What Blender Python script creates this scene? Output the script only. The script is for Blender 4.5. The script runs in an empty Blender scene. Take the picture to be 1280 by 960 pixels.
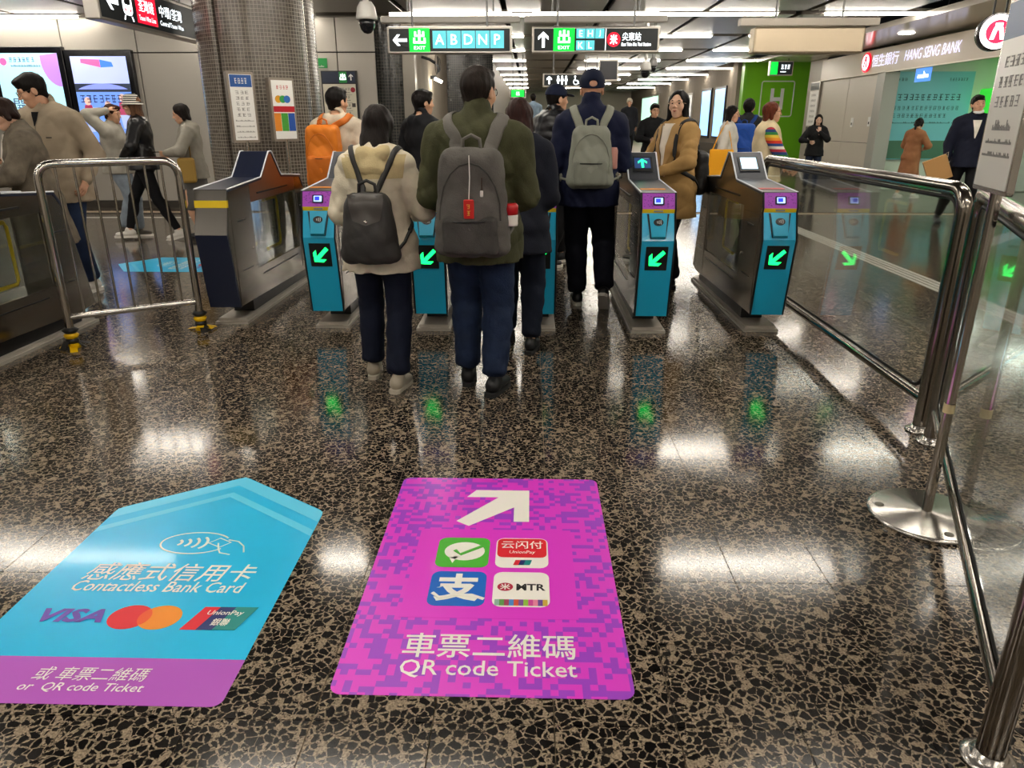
import bpy, bmesh, math, random
import numpy as np
from mathutils import Vector, Matrix
from mathutils.bvhtree import BVHTree
S = bpy.context.scene
COL = S.collection
random.seed(7)
R = math.radians

# ------------------------------------------------------------------ camera, world, exposure
cam_d = bpy.data.cameras.new('camera'); cam = bpy.data.objects.new('camera', cam_d); COL.objects.link(cam)
cam_d.sensor_width = 36.0; cam_d.lens = 25.453; cam_d.clip_start = .05; cam_d.clip_end = 200
cam.location = (0, 0, 1.45); cam.rotation_euler = (R(90 - 19.922), 0, R(1.428))
S.camera = cam
W = bpy.data.worlds.new('world'); S.world = W; W.use_nodes = True
W.node_tree.nodes['Background'].inputs[0].default_value = (.75, .78, .82, 1)
W.node_tree.nodes['Background'].inputs[1].default_value = .25
S.view_settings.view_transform = 'Standard'; S.view_settings.look = 'None'
S.view_settings.gamma = 1; S.view_settings.use_curve_mapping = False
S.view_settings.exposure = 0.25
LAMP = 30.0           # strength of the ceiling tubes

# ------------------------------------------------------------------ materials
MATS = {}
def srgb(h):
    if isinstance(h, str):
        h = h.lstrip('#'); v = [int(h[i:i+2], 16) / 255 for i in (0, 2, 4)]
    else: v = h
    return tuple(c / 12.92 if c <= .04045 else ((c + .055) / 1.055) ** 2.4 for c in v) + (1,)
def mat(name, col='#808080', rough=.5, metal=0., emit=None, es=0., bump=0., bscale=60., var=0., vscale=8., spec=.5, coat=0., stretch=None, alpha=1., trans=0., ior=1.45):
    if name in MATS: return MATS[name]
    m = bpy.data.materials.new(name); m.use_nodes = True; nt = m.node_tree; N = nt.nodes; L = nt.links
    b = N['Principled BSDF']; c = srgb(col)
    b.inputs['Base Color'].default_value = c; b.inputs['Roughness'].default_value = rough
    b.inputs['Metallic'].default_value = metal; b.inputs['Specular IOR Level'].default_value = spec
    b.inputs['Coat Weight'].default_value = coat; b.inputs['Coat Roughness'].default_value = .08
    b.inputs['IOR'].default_value = ior; b.inputs['Transmission Weight'].default_value = trans
    b.inputs['Alpha'].default_value = alpha
    if emit is not None:
        b.inputs['Emission Color'].default_value = srgb(emit); b.inputs['Emission Strength'].default_value = es
    if bump or var:
        tc = N.new('ShaderNodeTexCoord'); mp = N.new('ShaderNodeMapping'); L.new(tc.outputs['Object'], mp.inputs[0])
        if stretch: mp.inputs['Scale'].default_value = stretch
    if bump:
        n = N.new('ShaderNodeTexNoise'); n.inputs['Scale'].default_value = bscale; n.inputs['Detail'].default_value = 4
        L.new(mp.outputs[0], n.inputs['Vector']); bp = N.new('ShaderNodeBump'); bp.inputs['Strength'].default_value = bump
        bp.inputs['Distance'].default_value = .01
        L.new(n.outputs['Fac'], bp.inputs['Height']); L.new(bp.outputs[0], b.inputs['Normal'])
    if var:
        n2 = N.new('ShaderNodeTexNoise'); n2.inputs['Scale'].default_value = vscale; n2.inputs['Detail'].default_value = 3
        L.new(mp.outputs[0], n2.inputs['Vector'])
        r = N.new('ShaderNodeValToRGB'); r.color_ramp.elements[0].position = .3; r.color_ramp.elements[1].position = .7
        r.color_ramp.elements[0].color = tuple(x * (1 - var) for x in c[:3]) + (1,)
        r.color_ramp.elements[1].color = tuple(min(1, x * (1 + var)) for x in c[:3]) + (1,)
        L.new(n2.outputs['Fac'], r.inputs[0]); L.new(r.outputs[0], b.inputs['Base Color'])
    MATS[name] = m; return m
def cloth(name, col, rough=.85, bump=.25, var=.12, bscale=140.): return mat(name, col, rough, bump=bump, bscale=bscale, var=var, vscale=9, spec=.25)
def lit(name, col, es): return mat(name, col, .4, emit=col, es=es)
STEEL = lambda: mat('brushed_steel', '#b8b4ae', .24, 1., bump=.03, bscale=30, stretch=(1, 1, 30))
CHROME = lambda: mat('polished_steel', '#c4bfb8', .12, 1.)

def rgbnode_mat(name, rough=.5):
    m = bpy.data.materials.new(name); m.use_nodes = True; MATS[name] = m
    return m, m.node_tree.nodes, m.node_tree.links, m.node_tree.nodes['Principled BSDF']

# ------------------------------------------------------------------ mesh helpers
class MB:
    """collects geometry for ONE mesh object; each face remembers a material slot"""
    def __init__(self): self.v = []; self.f = []; self.mi = []; self.sm = []; self.mats = []
    def slot(self, m):
        if m not in self.mats: self.mats.append(m)
        return self.mats.index(m)
    def add(self, vs, fs, m, smooth=False):
        o = len(self.v); k = self.slot(m); self.v += [tuple(p) for p in vs]
        for f in fs: self.f.append([i + o for i in f]); self.mi.append(k); self.sm.append(smooth)
        return self
    def box(self, c, s, m, rot=None, bev=0.):
        x, y, z = [d / 2 for d in s]
        if bev > 0:
            bm = bmesh.new(); bmesh.ops.create_cube(bm, size=1); bmesh.ops.scale(bm, vec=s, verts=bm.verts)
            bmesh.ops.bevel(bm, geom=bm.edges[:], offset=min(bev, min(s) * .45), segments=2, profile=.5, affect='EDGES')
            vs = [v.co.copy() for v in bm.verts]; bm.verts.index_update(); fs = [[v.index for v in f.verts] for f in bm.faces]; bm.free()
        else:
            vs = [Vector((i, j, k)) for i in (-x, x) for j in (-y, y) for k in (-z, z)]
            fs = [(0, 1, 3, 2), (4, 6, 7, 5), (0, 4, 5, 1), (2, 3, 7, 6), (0, 2, 6, 4), (1, 5, 7, 3)]
        if rot is not None: vs = [rot @ v for v in vs]
        return self.add([v + Vector(c) for v in vs], fs, m)
    def prism(self, poly, d, m, M=None, z0=0.):
        """polygon in local xy extruded along local z from z0 to z0+d; M places it"""
        n = len(poly); vs = [Vector((p[0], p[1], z0)) for p in poly] + [Vector((p[0], p[1], z0 + d)) for p in poly]
        area = sum(poly[i][0] * poly[(i + 1) % n][1] - poly[(i + 1) % n][0] * poly[i][1] for i in range(n))
        fs = [list(range(n))[::-1], list(range(n, 2 * n))] + [[i, (i + 1) % n, (i + 1) % n + n, i + n] for i in range(n)]
        if area < 0: fs = [f[::-1] for f in fs]
        if M is not None: vs = [M @ v for v in vs]
        return self.add(vs, fs, m)
    def tube(self, pts, r, m, seg=12, closed=False, caps=True, flat=None, up=None):
        """round tube along pts; r number or list; flat=(a,b) makes an elliptical section with 'up' as b-axis hint"""
        P = [Vector(p) for p in pts]; n = len(P); rs = r if isinstance(r, (list, tuple)) else [r] * n
        vs = []; prev = None
        for i, p in enumerate(P):
            a = P[(i - 1) % n] if (closed or i) else P[0]; b = P[(i + 1) % n] if (closed or i < n - 1) else P[-1]
            t = (b - a).normalized() if (b - a).length > 1e-9 else Vector((0, 0, 1))
            if up is not None:
                w = up[i] if isinstance(up, list) else up
                u = t.cross(Vector(w)); u = u.normalized() if u.length > 1e-6 else t.orthogonal().normalized()
            elif prev is None: u = t.orthogonal().normalized()
            else:
                u = prev - t * prev.dot(t); u = u.normalized() if u.length > 1e-6 else t.orthogonal().normalized()
            prev = u; v = t.cross(u)
            fa, fb = flat if flat else (1, 1)
            for k in range(seg):
                an = 2 * math.pi * k / seg
                vs.append(p + (u * math.cos(an) * fa + v * math.sin(an) * fb) * rs[i])
        fs = []
        for i in range(n if closed else n - 1):
            j = (i + 1) % n
            for k in range(seg): fs.append([i * seg + k, i * seg + (k + 1) % seg, j * seg + (k + 1) % seg, j * seg + k])
        self.add(vs, fs, m, True)
        if caps and not closed: self.add(vs[:seg], [list(range(seg))[::-1]], m); self.add(vs[-seg:], [list(range(seg))], m)
        return self
    def lathe(self, prof, c, m, seg=24, M=None, smooth=True):
        vs = []; fs = []; n = len(prof)
        for r, z in prof:
            for k in range(seg): a = 2 * math.pi * k / seg; vs.append(Vector((r * math.cos(a), r * math.sin(a), z)))
        for i in range(n - 1):
            for k in range(seg): fs.append([i * seg + k, i * seg + (k + 1) % seg, (i + 1) * seg + (k + 1) % seg, (i + 1) * seg + k])
        fs.append(list(range(seg))[::-1]); fs.append(list(range((n - 1) * seg, n * seg)))
        if M is not None: vs = [M @ v for v in vs]
        return self.add([v + Vector(c) for v in vs], fs, m, smooth)
    def build(self, name, parent=None, loc=None, auto=True):
        me = bpy.data.meshes.new(name); me.from_pydata(self.v, [], self.f)
        for m in self.mats: me.materials.append(m)
        me.polygons.foreach_set('material_index', self.mi); me.polygons.foreach_set('use_smooth', self.sm); me.update()
        o = bpy.data.objects.new(name, me); COL.objects.link(o)
        if parent is not None: o.parent = parent
        if loc is not None: o.location = loc
        return o
def tag(o, label, cat, group=None):
    o['label'] = label; o['category'] = cat
    if group: o['group'] = group
    return o
def thing(name, label, cat, loc=(0, 0, 0), rz=0., group=None):
    o = bpy.data.objects.new(name, None); COL.objects.link(o); o.location = loc; o.rotation_euler = (0, 0, R(rz)); o.empty_display_size = .1
    return tag(o, label, cat, group)
def struct(o): o['kind'] = 'structure'; return o
def copy_tree(o, parent=None):
    c = o.copy(); COL.objects.link(c); c.parent = parent
    for ch in list(o.children): copy_tree(ch, c)
    return c
def rrect(w, h, r, n=5, cx=0., cy=0.):
    out = []
    for sx, sy, a0 in ((1, 1, 0), (-1, 1, 90), (-1, -1, 180), (1, -1, 270)):
        for i in range(n + 1):
            a = R(a0 + 90 * i / n); out.append((cx + sx * (w / 2 - r) + r * math.cos(a), cy + sy * (h / 2 - r) + r * math.sin(a)))
    return out
def ellipse(rx, ry, n=28, cx=0., cy=0.): return [(cx + rx * math.cos(2 * math.pi * i / n), cy + ry * math.sin(2 * math.pi * i / n)) for i in range(n)]
_tc = {}
def text_geo(s, size, shear=0., bold=0., align='CENTER', space=1.):
    key = (s, size, shear, bold, align, space)
    if key in _tc: return _tc[key]
    cu = bpy.data.curves.new('t', 'FONT'); cu.body = s; cu.size = size; cu.shear = shear; cu.offset = bold; cu.align_x = align; cu.align_y = 'CENTER'
    cu.space_character = space; cu.resolution_u = 2; cu.fill_mode = 'FRONT'
    o = bpy.data.objects.new('t', cu); COL.objects.link(o); dg = bpy.context.evaluated_depsgraph_get()
    me = bpy.data.meshes.new_from_object(o.evaluated_get(dg)); vs = [v.co.copy() for v in me.vertices]; fs = [list(p.vertices) for p in me.polygons]
    bpy.data.objects.remove(o); bpy.data.curves.remove(cu); bpy.data.meshes.remove(me)
    _tc[key] = (vs, fs); return vs, fs
def put_text(mb, s, size, m, M, x=0., y=0., z=.002, fit=None, **kw):
    vs, fs = text_geo(s, size, **kw)
    if not vs: return
    sx = sy = 1.
    x0, x1 = min(v.x for v in vs), max(v.x for v in vs); y0, y1 = min(v.y for v in vs), max(v.y for v in vs)
    if fit: sx = fit[0] / (x1 - x0) if fit[0] else 1; sy = fit[1] / (y1 - y0) if fit[1] else sx; sx = sx if fit[0] else sy
    cx, cy = (x0 + x1) / 2, (y0 + y1) / 2
    mb.add([M @ Vector((x + (v.x - cx) * sx, y + (v.y - cy) * sy, z)) for v in vs], fs, m)
def frame(o, xd, yd):
    """matrix with local x = xd, local y = yd, origin o"""
    x = Vector(xd).normalized(); y = Vector(yd).normalized(); z = x.cross(y)
    M = Matrix((x, y, z)).transposed().to_4x4(); M.translation = Vector(o); return M
GROUND = frame((0, 0, 0), (1, 0, 0), (0, 1, 0))

def scribble(mb, M, cx, cy, w, h, m, n=6, z=.0035, latin=False):
    """a line of print too small to read: n blocks of short strokes"""
    rr = random.Random(int(abs(cx * 977 + cy * 3571 + w * 131) * 100) + n); cw = w / n
    def bar(x0, x1, y0, y1): mb.prism([(x0, y0), (x1, y0), (x1, y1), (x0, y1)], .0008, m, M, z)
    for i in range(n):
        x = cx - w / 2 + i * cw; a = x + cw * .08; b = x + cw * .88
        if latin:
            if n > 30 and rr.random() < .1: continue
            t_ = h * (.5 if rr.random() < .6 else .95); bar(a, b, cy - h / 2, cy - h / 2 + t_ * .3); bar(a, a + cw * .3, cy - h / 2, cy - h / 2 + t_); bar(b - cw * .28, b, cy - h / 2 + t_ * .3, cy - h / 2 + t_ * rr.uniform(.6, 1))
        else:
            for k in range(3): y = cy - h / 2 + h * (k * .42 + rr.uniform(0, .06)); bar(a + cw * rr.uniform(0, .2), b - cw * rr.uniform(0, .2), y, y + h * .12)
            for k in range(rr.choice((1, 2, 2))): xx = a + (b - a) * rr.uniform(.1, .85); bar(xx, xx + cw * .1, cy - h / 2 + h * rr.uniform(0, .3), cy + h / 2 - h * rr.uniform(0, .25))
# ------------------------------------------------------------------ signed-distance bodies -> one continuous surface
class Field:
    def __init__(self, lo, hi, vox):
        self.lo = np.array(lo, float); self.vox = vox
        n = np.ceil((np.array(hi) - self.lo) / vox).astype(int) + 1
        self.n = n; self.f = np.full(n, .25, np.float32)
        self.ax = [(self.lo[i] + vox * np.arange(n[i])).astype(np.float32) for i in range(3)]
    def block(self, lo, hi):
        i0 = np.clip(np.floor((lo - self.lo) / self.vox).astype(int), 0, self.n); i1 = np.clip(np.ceil((hi - self.lo) / self.vox).astype(int) + 1, 0, self.n)
        if (i1 <= i0).any(): return None
        sl = tuple(slice(i0[k], i1[k]) for k in range(3))
        return sl, self.ax[0][sl[0]][:, None, None], self.ax[1][sl[1]][None, :, None], self.ax[2][sl[2]][None, None, :]
    def comb(self, sl, d, k, sub):
        f = self.f[sl]
        if sub:
            h = np.clip(.5 - .5 * (f + d) / k, 0, 1); self.f[sl] = f * (1 - h) - d * h + k * h * (1 - h)
        else:
            h = np.clip(.5 + .5 * (f - d) / k, 0, 1); self.f[sl] = f * (1 - h) + d * h - k * h * (1 - h)
    def caps(self, a, b, ra, rb=None, u=(1, 0, 0), k=.02, sub=False, end=1.):
        """elliptical tapered capsule a->b; radii (along u, along v)"""
        a = np.array(a, float); b = np.array(b, float)
        ra = (ra, ra) if np.isscalar(ra) else ra; rb = ra if rb is None else ((rb, rb) if np.isscalar(rb) else rb)
        w = b - a; L = np.linalg.norm(w)
        if L < 1e-6: w = np.array([0, 0, 1.]); L = 1e-6
        else: w = w / L
        u = np.array(u, float); u = u - w * (u @ w)
        if np.linalg.norm(u) < 1e-3: u = np.cross(w, [0, 1, 0.]); 
        if np.linalg.norm(u) < 1e-3: u = np.cross(w, [1, 0, 0.])
        u /= np.linalg.norm(u); v = np.cross(w, u)
        mr = max(max(ra), max(rb)) + k * 1.5 + 2 * self.vox + .012
        B = self.block(np.minimum(a, b) - mr, np.maximum(a, b) + mr)
        if B is None: return self
        sl, X, Y, Z = B; X = X - a[0]; Y = Y - a[1]; Z = Z - a[2]
        s = X * w[0] + Y * w[1] + Z * w[2]; t = np.clip(s / L, 0, 1); qw = s - t * L
        qu = X * u[0] + Y * u[1] + Z * u[2]; qv = X * v[0] + Y * v[1] + Z * v[2]
        ru = ra[0] + (rb[0] - ra[0]) * t; rv = ra[1] + (rb[1] - ra[1]) * t; rm = np.minimum(ru, rv) * end
        k0 = np.sqrt((qu / ru) ** 2 + (qv / rv) ** 2 + (qw / rm) ** 2); k1 = np.sqrt((qu / ru ** 2) ** 2 + (qv / rv ** 2) ** 2 + (qw / rm ** 2) ** 2) + 1e-6
        d = np.where(k0 < .3, (k0 - 1) * np.minimum(ru, rv), k0 * (k0 - 1) / k1)
        self.comb(sl, d, k, sub); return self
    def ell(self, c, r, k=.02, sub=False, M=None):
        """ellipsoid with radii r; optional 3x3 rotation (columns = axes)"""
        c = np.array(c, float); r = np.array(r, float); mr = r.max() + k * 1.5 + 2 * self.vox + .012
        B = self.block(c - mr, c + mr)
        if B is None: return self
        sl, X, Y, Z = B; X = X - c[0]; Y = Y - c[1]; Z = Z - c[2]
        A = np.eye(3) if M is None else np.array(M)
        q = [(X * A[0, i] + Y * A[1, i] + Z * A[2, i]) for i in range(3)]
        k0 = np.sqrt(sum((q[i] / r[i]) ** 2 for i in range(3))); k1 = np.sqrt(sum((q[i] / r[i] ** 2) ** 2 for i in range(3))) + 1e-6
        d = np.where(k0 < .3, (k0 - 1) * r.min(), k0 * (k0 - 1) / k1)
        self.comb(sl, d, k, sub); return self
    def rbox(self, c, half, rad, k=.005, sub=False, M=None, taper=0.):
        """rounded box; taper shrinks x towards +z"""
        c = np.array(c, float); h = np.array(half, float); mr = np.linalg.norm(h) + k + 3 * self.vox
        B = self.block(c - mr, c + mr)
        if B is None: return self
        sl, X, Y, Z = B; X = X - c[0]; Y = Y - c[1]; Z = Z - c[2]
        A = np.eye(3) if M is None else np.array(M)
        q = [(X * A[0, i] + Y * A[1, i] + Z * A[2, i]) for i in range(3)]
        sc = 1 - taper * (q[2] / h[2])
        q = [np.abs(q[0]) / np.maximum(sc, .2), np.abs(q[1]), np.abs(q[2])]
        q = [q[i] - (h[i] - rad) for i in range(3)]
        d = np.sqrt(sum(np.maximum(x, 0) ** 2 for x in q)) + np.minimum(np.maximum(np.maximum(q[0], q[1]), q[2]), 0) - rad
        self.comb(sl, d, k, sub); return self
    def plane(self, p, n, k=.004):
        """keep the side the normal points away from"""
        n = np.array(n, float); n /= np.linalg.norm(n); X, Y, Z = self.ax[0][:, None, None], self.ax[1][None, :, None], self.ax[2][None, None, :]
        d = (X - p[0]) * n[0] + (Y - p[1]) * n[1] + (Z - p[2]) * n[2]
        self.f = np.maximum(self.f, d.astype(np.float32)); return self
    def wrinkle(self, amp, ks=((42, 19, 31), (-47, 24, 38), (29, -31, 45)), seed=0., zr=None):
        X, Y, Z = self.ax[0][:, None, None], self.ax[1][None, :, None], self.ax[2][None, None, :]
        w = 0
        for i, q in enumerate(ks):
            w = w + .9 - 1.8 * np.abs(np.sin(.5 * (q[0] * X + q[1] * Y + q[2] * Z) + seed * (1.7 + i) + 1.3 * np.sin(9 * Z + 13 * X - 8 * Y + seed + i))) ** .7
        if zr is not None: w = w * np.clip((zr[1] - Z) / (zr[1] - zr[0]), .25, 1)
        self.f += (amp * w / len(ks) * 1.5).astype(np.float32); return self
    def mesh(self):
        f = self.f; n = f.shape
        f[0] = f[-1] = .1; f[:, 0] = f[:, -1] = .1; f[:, :, 0] = f[:, :, -1] = .1
        s = f < 0
        c = np.zeros((n[0] - 1, n[1] - 1, n[2] - 1), np.int8)
        offs = [(i, j, k) for i in (0, 1) for j in (0, 1) for k in (0, 1)]
        for o in offs: c += s[o[0]:n[0] - 1 + o[0], o[1]:n[1] - 1 + o[1], o[2]:n[2] - 1 + o[2]]
        act = np.argwhere((c > 0) & (c < 8))
        if len(act) == 0: return np.zeros((0, 3)), np.zeros((0, 4), int)
        idx = np.full(c.shape, -1, np.int64); idx[tuple(act.T)] = np.arange(len(act))
        acc = np.zeros((len(act), 3)); cnt = np.zeros(len(act))
        for o in offs:
            for d in range(3):
                if o[d]: continue
                o2 = list(o); o2[d] = 1
                A = f[act[:, 0] + o[0], act[:, 1] + o[1], act[:, 2] + o[2]]; B = f[act[:, 0] + o2[0], act[:, 1] + o2[1], act[:, 2] + o2[2]]
                mk = (A < 0) != (B < 0); t = np.where(mk, A / np.where(mk, A - B, 1), 0)
                p = np.tile(np.array(o, float), (len(act), 1)); p[:, d] += t
                acc += p * mk[:, None]; cnt += mk
        V = self.lo + (act + acc / cnt[:, None]) * self.vox
        Q = []
        for d in range(3):
            e, g = [(1, 2), (2, 0), (0, 1)][d]
            sa = [slice(1, -1)] * 3; sa[d] = slice(0, -1); sb = [slice(1, -1)] * 3; sb[d] = slice(1, None)
            m = s[tuple(sa)] != s[tuple(sb)]; pos = np.argwhere(m); inside = s[tuple(sa)][tuple(pos.T)]
            P = pos + 1; P[:, d] -= 1
            def cell(de, dg):
                q = P.copy(); q[:, e] += de; q[:, g] += dg; return idx[tuple(q.T)]
            quad = np.stack([cell(-1, -1), cell(0, -1), cell(0, 0), cell(-1, 0)], 1)
            quad[~inside] = quad[~inside][:, ::-1]; Q.append(quad)
        return V, np.concatenate(Q)
def merge(parts):
    V = []; Q = []; o = 0
    for v, q in parts:
        V.append(v); Q.append(q + o); o += len(v)
    return np.concatenate(V), np.concatenate(Q)
def mesh_obj(name, VQ, m, parent=None, smooth=True):
    V, Q = VQ; me = bpy.data.meshes.new(name)
    me.vertices.add(len(V)); me.vertices.foreach_set('co', V.astype(np.float32).ravel())
    me.loops.add(len(Q) * 4); me.loops.foreach_set('vertex_index', Q.astype(np.int32).ravel())
    me.polygons.add(len(Q)); me.polygons.foreach_set('loop_start', np.arange(0, len(Q) * 4, 4, dtype=np.int32))
    me.polygons.foreach_set('loop_total', np.full(len(Q), 4, np.int32)); me.polygons.foreach_set('use_smooth', np.ones(len(Q), bool))
    me.materials.append(m); me.update(calc_edges=True); me.validate()
    o = bpy.data.objects.new(name, me); COL.objects.link(o)
    if parent is not None: o.parent = parent
    return o
def rotx(a): c, s = math.cos(a), math.sin(a); return np.array([[1, 0, 0], [0, c, -s], [0, s, c]])
def rotz(a): c, s = math.cos(a), math.sin(a); return np.array([[c, -s, 0], [s, c, 0], [0, 0, 1]])
def roty(a): c, s = math.cos(a), math.sin(a); return np.array([[c, 0, s], [0, 1, 0], [-s, 0, c]])
def ik(a, t, l1, l2, pole):
    a = np.array(a, float); t = np.array(t, float); d = t - a; L = np.linalg.norm(d)
    if L > (l1 + l2) * .995: t = a + d / L * (l1 + l2) * .995; d = t - a; L = np.linalg.norm(d)
    w = d / L; x = (l1 * l1 - l2 * l2 + L * L) / (2 * L); h = math.sqrt(max(l1 * l1 - x * x, 0))
    p = np.array(pole, float); p = p - w * (p @ w); p /= np.linalg.norm(p) + 1e-9
    return a + w * x + p * h, t
def bvh_of(o):
    me = o.data; return BVHTree.FromPolygons([v.co for v in me.vertices], [tuple(p.vertices) for p in me.polygons])

SKIN = lambda t='#d9a98a': mat('skin_' + t.strip('#'), t, .55, bump=.05, bscale=200, var=.06, vscale=20, spec=.35)
def head_field(Hf, o, s, female):
    """skull, face and ears round head centre o with head frame Hf (columns right, forward, up)"""
    T = lambda x, y, z: o + Hf @ (np.array([x, y, z]) * s)
    F = Field(o - .21 * s, o + .21 * s, .0055)
    u = Hf[:, 0]; jw = .9 if female else 1.
    F.ell(T(0, -.012, .03), np.array((.073, .094, .086)) * s, .01, M=Hf)
    F.caps(T(0, .03, .005), T(0, .04, -.06), (.062 * s * jw, .058 * s), (.046 * s * jw, .046 * s), u, .03)
    F.caps(T(0, .052, -.088), T(0, .052, -.09), (.026 * s * jw, .024 * s), None, u, .03)
    for e in (-1, 1):
        F.ell(T(e * .04, .058, -.025), np.array((.024, .024, .026)) * s, .02, M=Hf)
        F.caps(T(e * .046, .072, .026), T(e * .014, .083, .024), .010 * s, .011 * s, k=.012)
        F.ell(T(e * .031, .094, .006), np.array((.017, .013, .0085)) * s, .010, True, M=Hf)
        F.ell(T(e * .077, -.006, -.006), np.array((.010, .020, .032)) * s, .006, M=Hf)
        F.ell(T(e * .087, .0, -.004), np.array((.006, .010, .018)) * s, .004, True, M=Hf)
    F.caps(T(0, .083, .018), T(0, .103, -.024), .008 * s, .0115 * s, k=.010)
    for e in (-1, 1): F.ell(T(e * .011, .094, -.027), np.array((.009, .010, .008)) * s, .006, M=Hf)
    F.caps(T(-.018, .083, -.054), T(.018, .083, -.054), .008 * s, k=.008)
    F.caps(T(-.013, .083, -.064), T(.013, .083, -.064), .008 * s, k=.006)
    F.caps(T(-.024, .094, -.059), T(.024, .094, -.059), .0028 * s, k=.003, sub=True)
    return F, T
def hand_mesh(w, d, n, s, side, curl=35., spread=1., vox=.0052):
    """hand from wrist w along d; n = back-of-hand normal; curl in degrees per joint"""
    d = np.array(d, float); d /= np.linalg.norm(d); n = np.array(n, float); n -= d * (n @ d); n /= np.linalg.norm(n)
    l = np.cross(d, n) * side       # points to the thumb side
    w = np.array(w, float); F = Field(w - .2 * s - .02, w + .2 * s + .02, vox)
    F.caps(w - d * .05 * s, w + d * .012 * s, (.027 * s, .02 * s), (.027 * s, .019 * s), l, .02)
    F.caps(w + d * .02 * s, w + d * .078 * s, (.031 * s, .016 * s), (.040 * s, .0135 * s), l, .02)
    for i, (off, ln) in enumerate(((.031, .066), (.0105, .076), (-.0105, .071), (-.031, .056))):
        p = w + (d * .083 + l * off * spread) * s; a = 0.
        dirv = d
        for j, fr in enumerate((.45, .32, .23)):
            a += R(curl) * (.7, 1.1, .8)[j]
            dv = d * math.cos(a) - n * math.sin(a) + l * off * .6 * (1 if j == 0 else .3)
            dv /= np.linalg.norm(dv); q = p + dv * ln * fr * s
            F.caps(p, q, (.0092 - .001 * j) * s, (.0086 - .001 * j) * s, k=.003); p = q
    p = w + (d * .028 + l * .028 - n * .004) * s; dv = d * .62 + l * .62 - n * .45; dv /= np.linalg.norm(dv); q = p + dv * .042 * s
    F.caps(p, q, .0125 * s, .0105 * s, k=.012); dv2 = d * .85 + l * .15 - n * .5; dv2 /= np.linalg.norm(dv2)
    F.caps(q, q + dv2 * .032 * s, .0102 * s, .008 * s, k=.004)
    return F.mesh()

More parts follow.
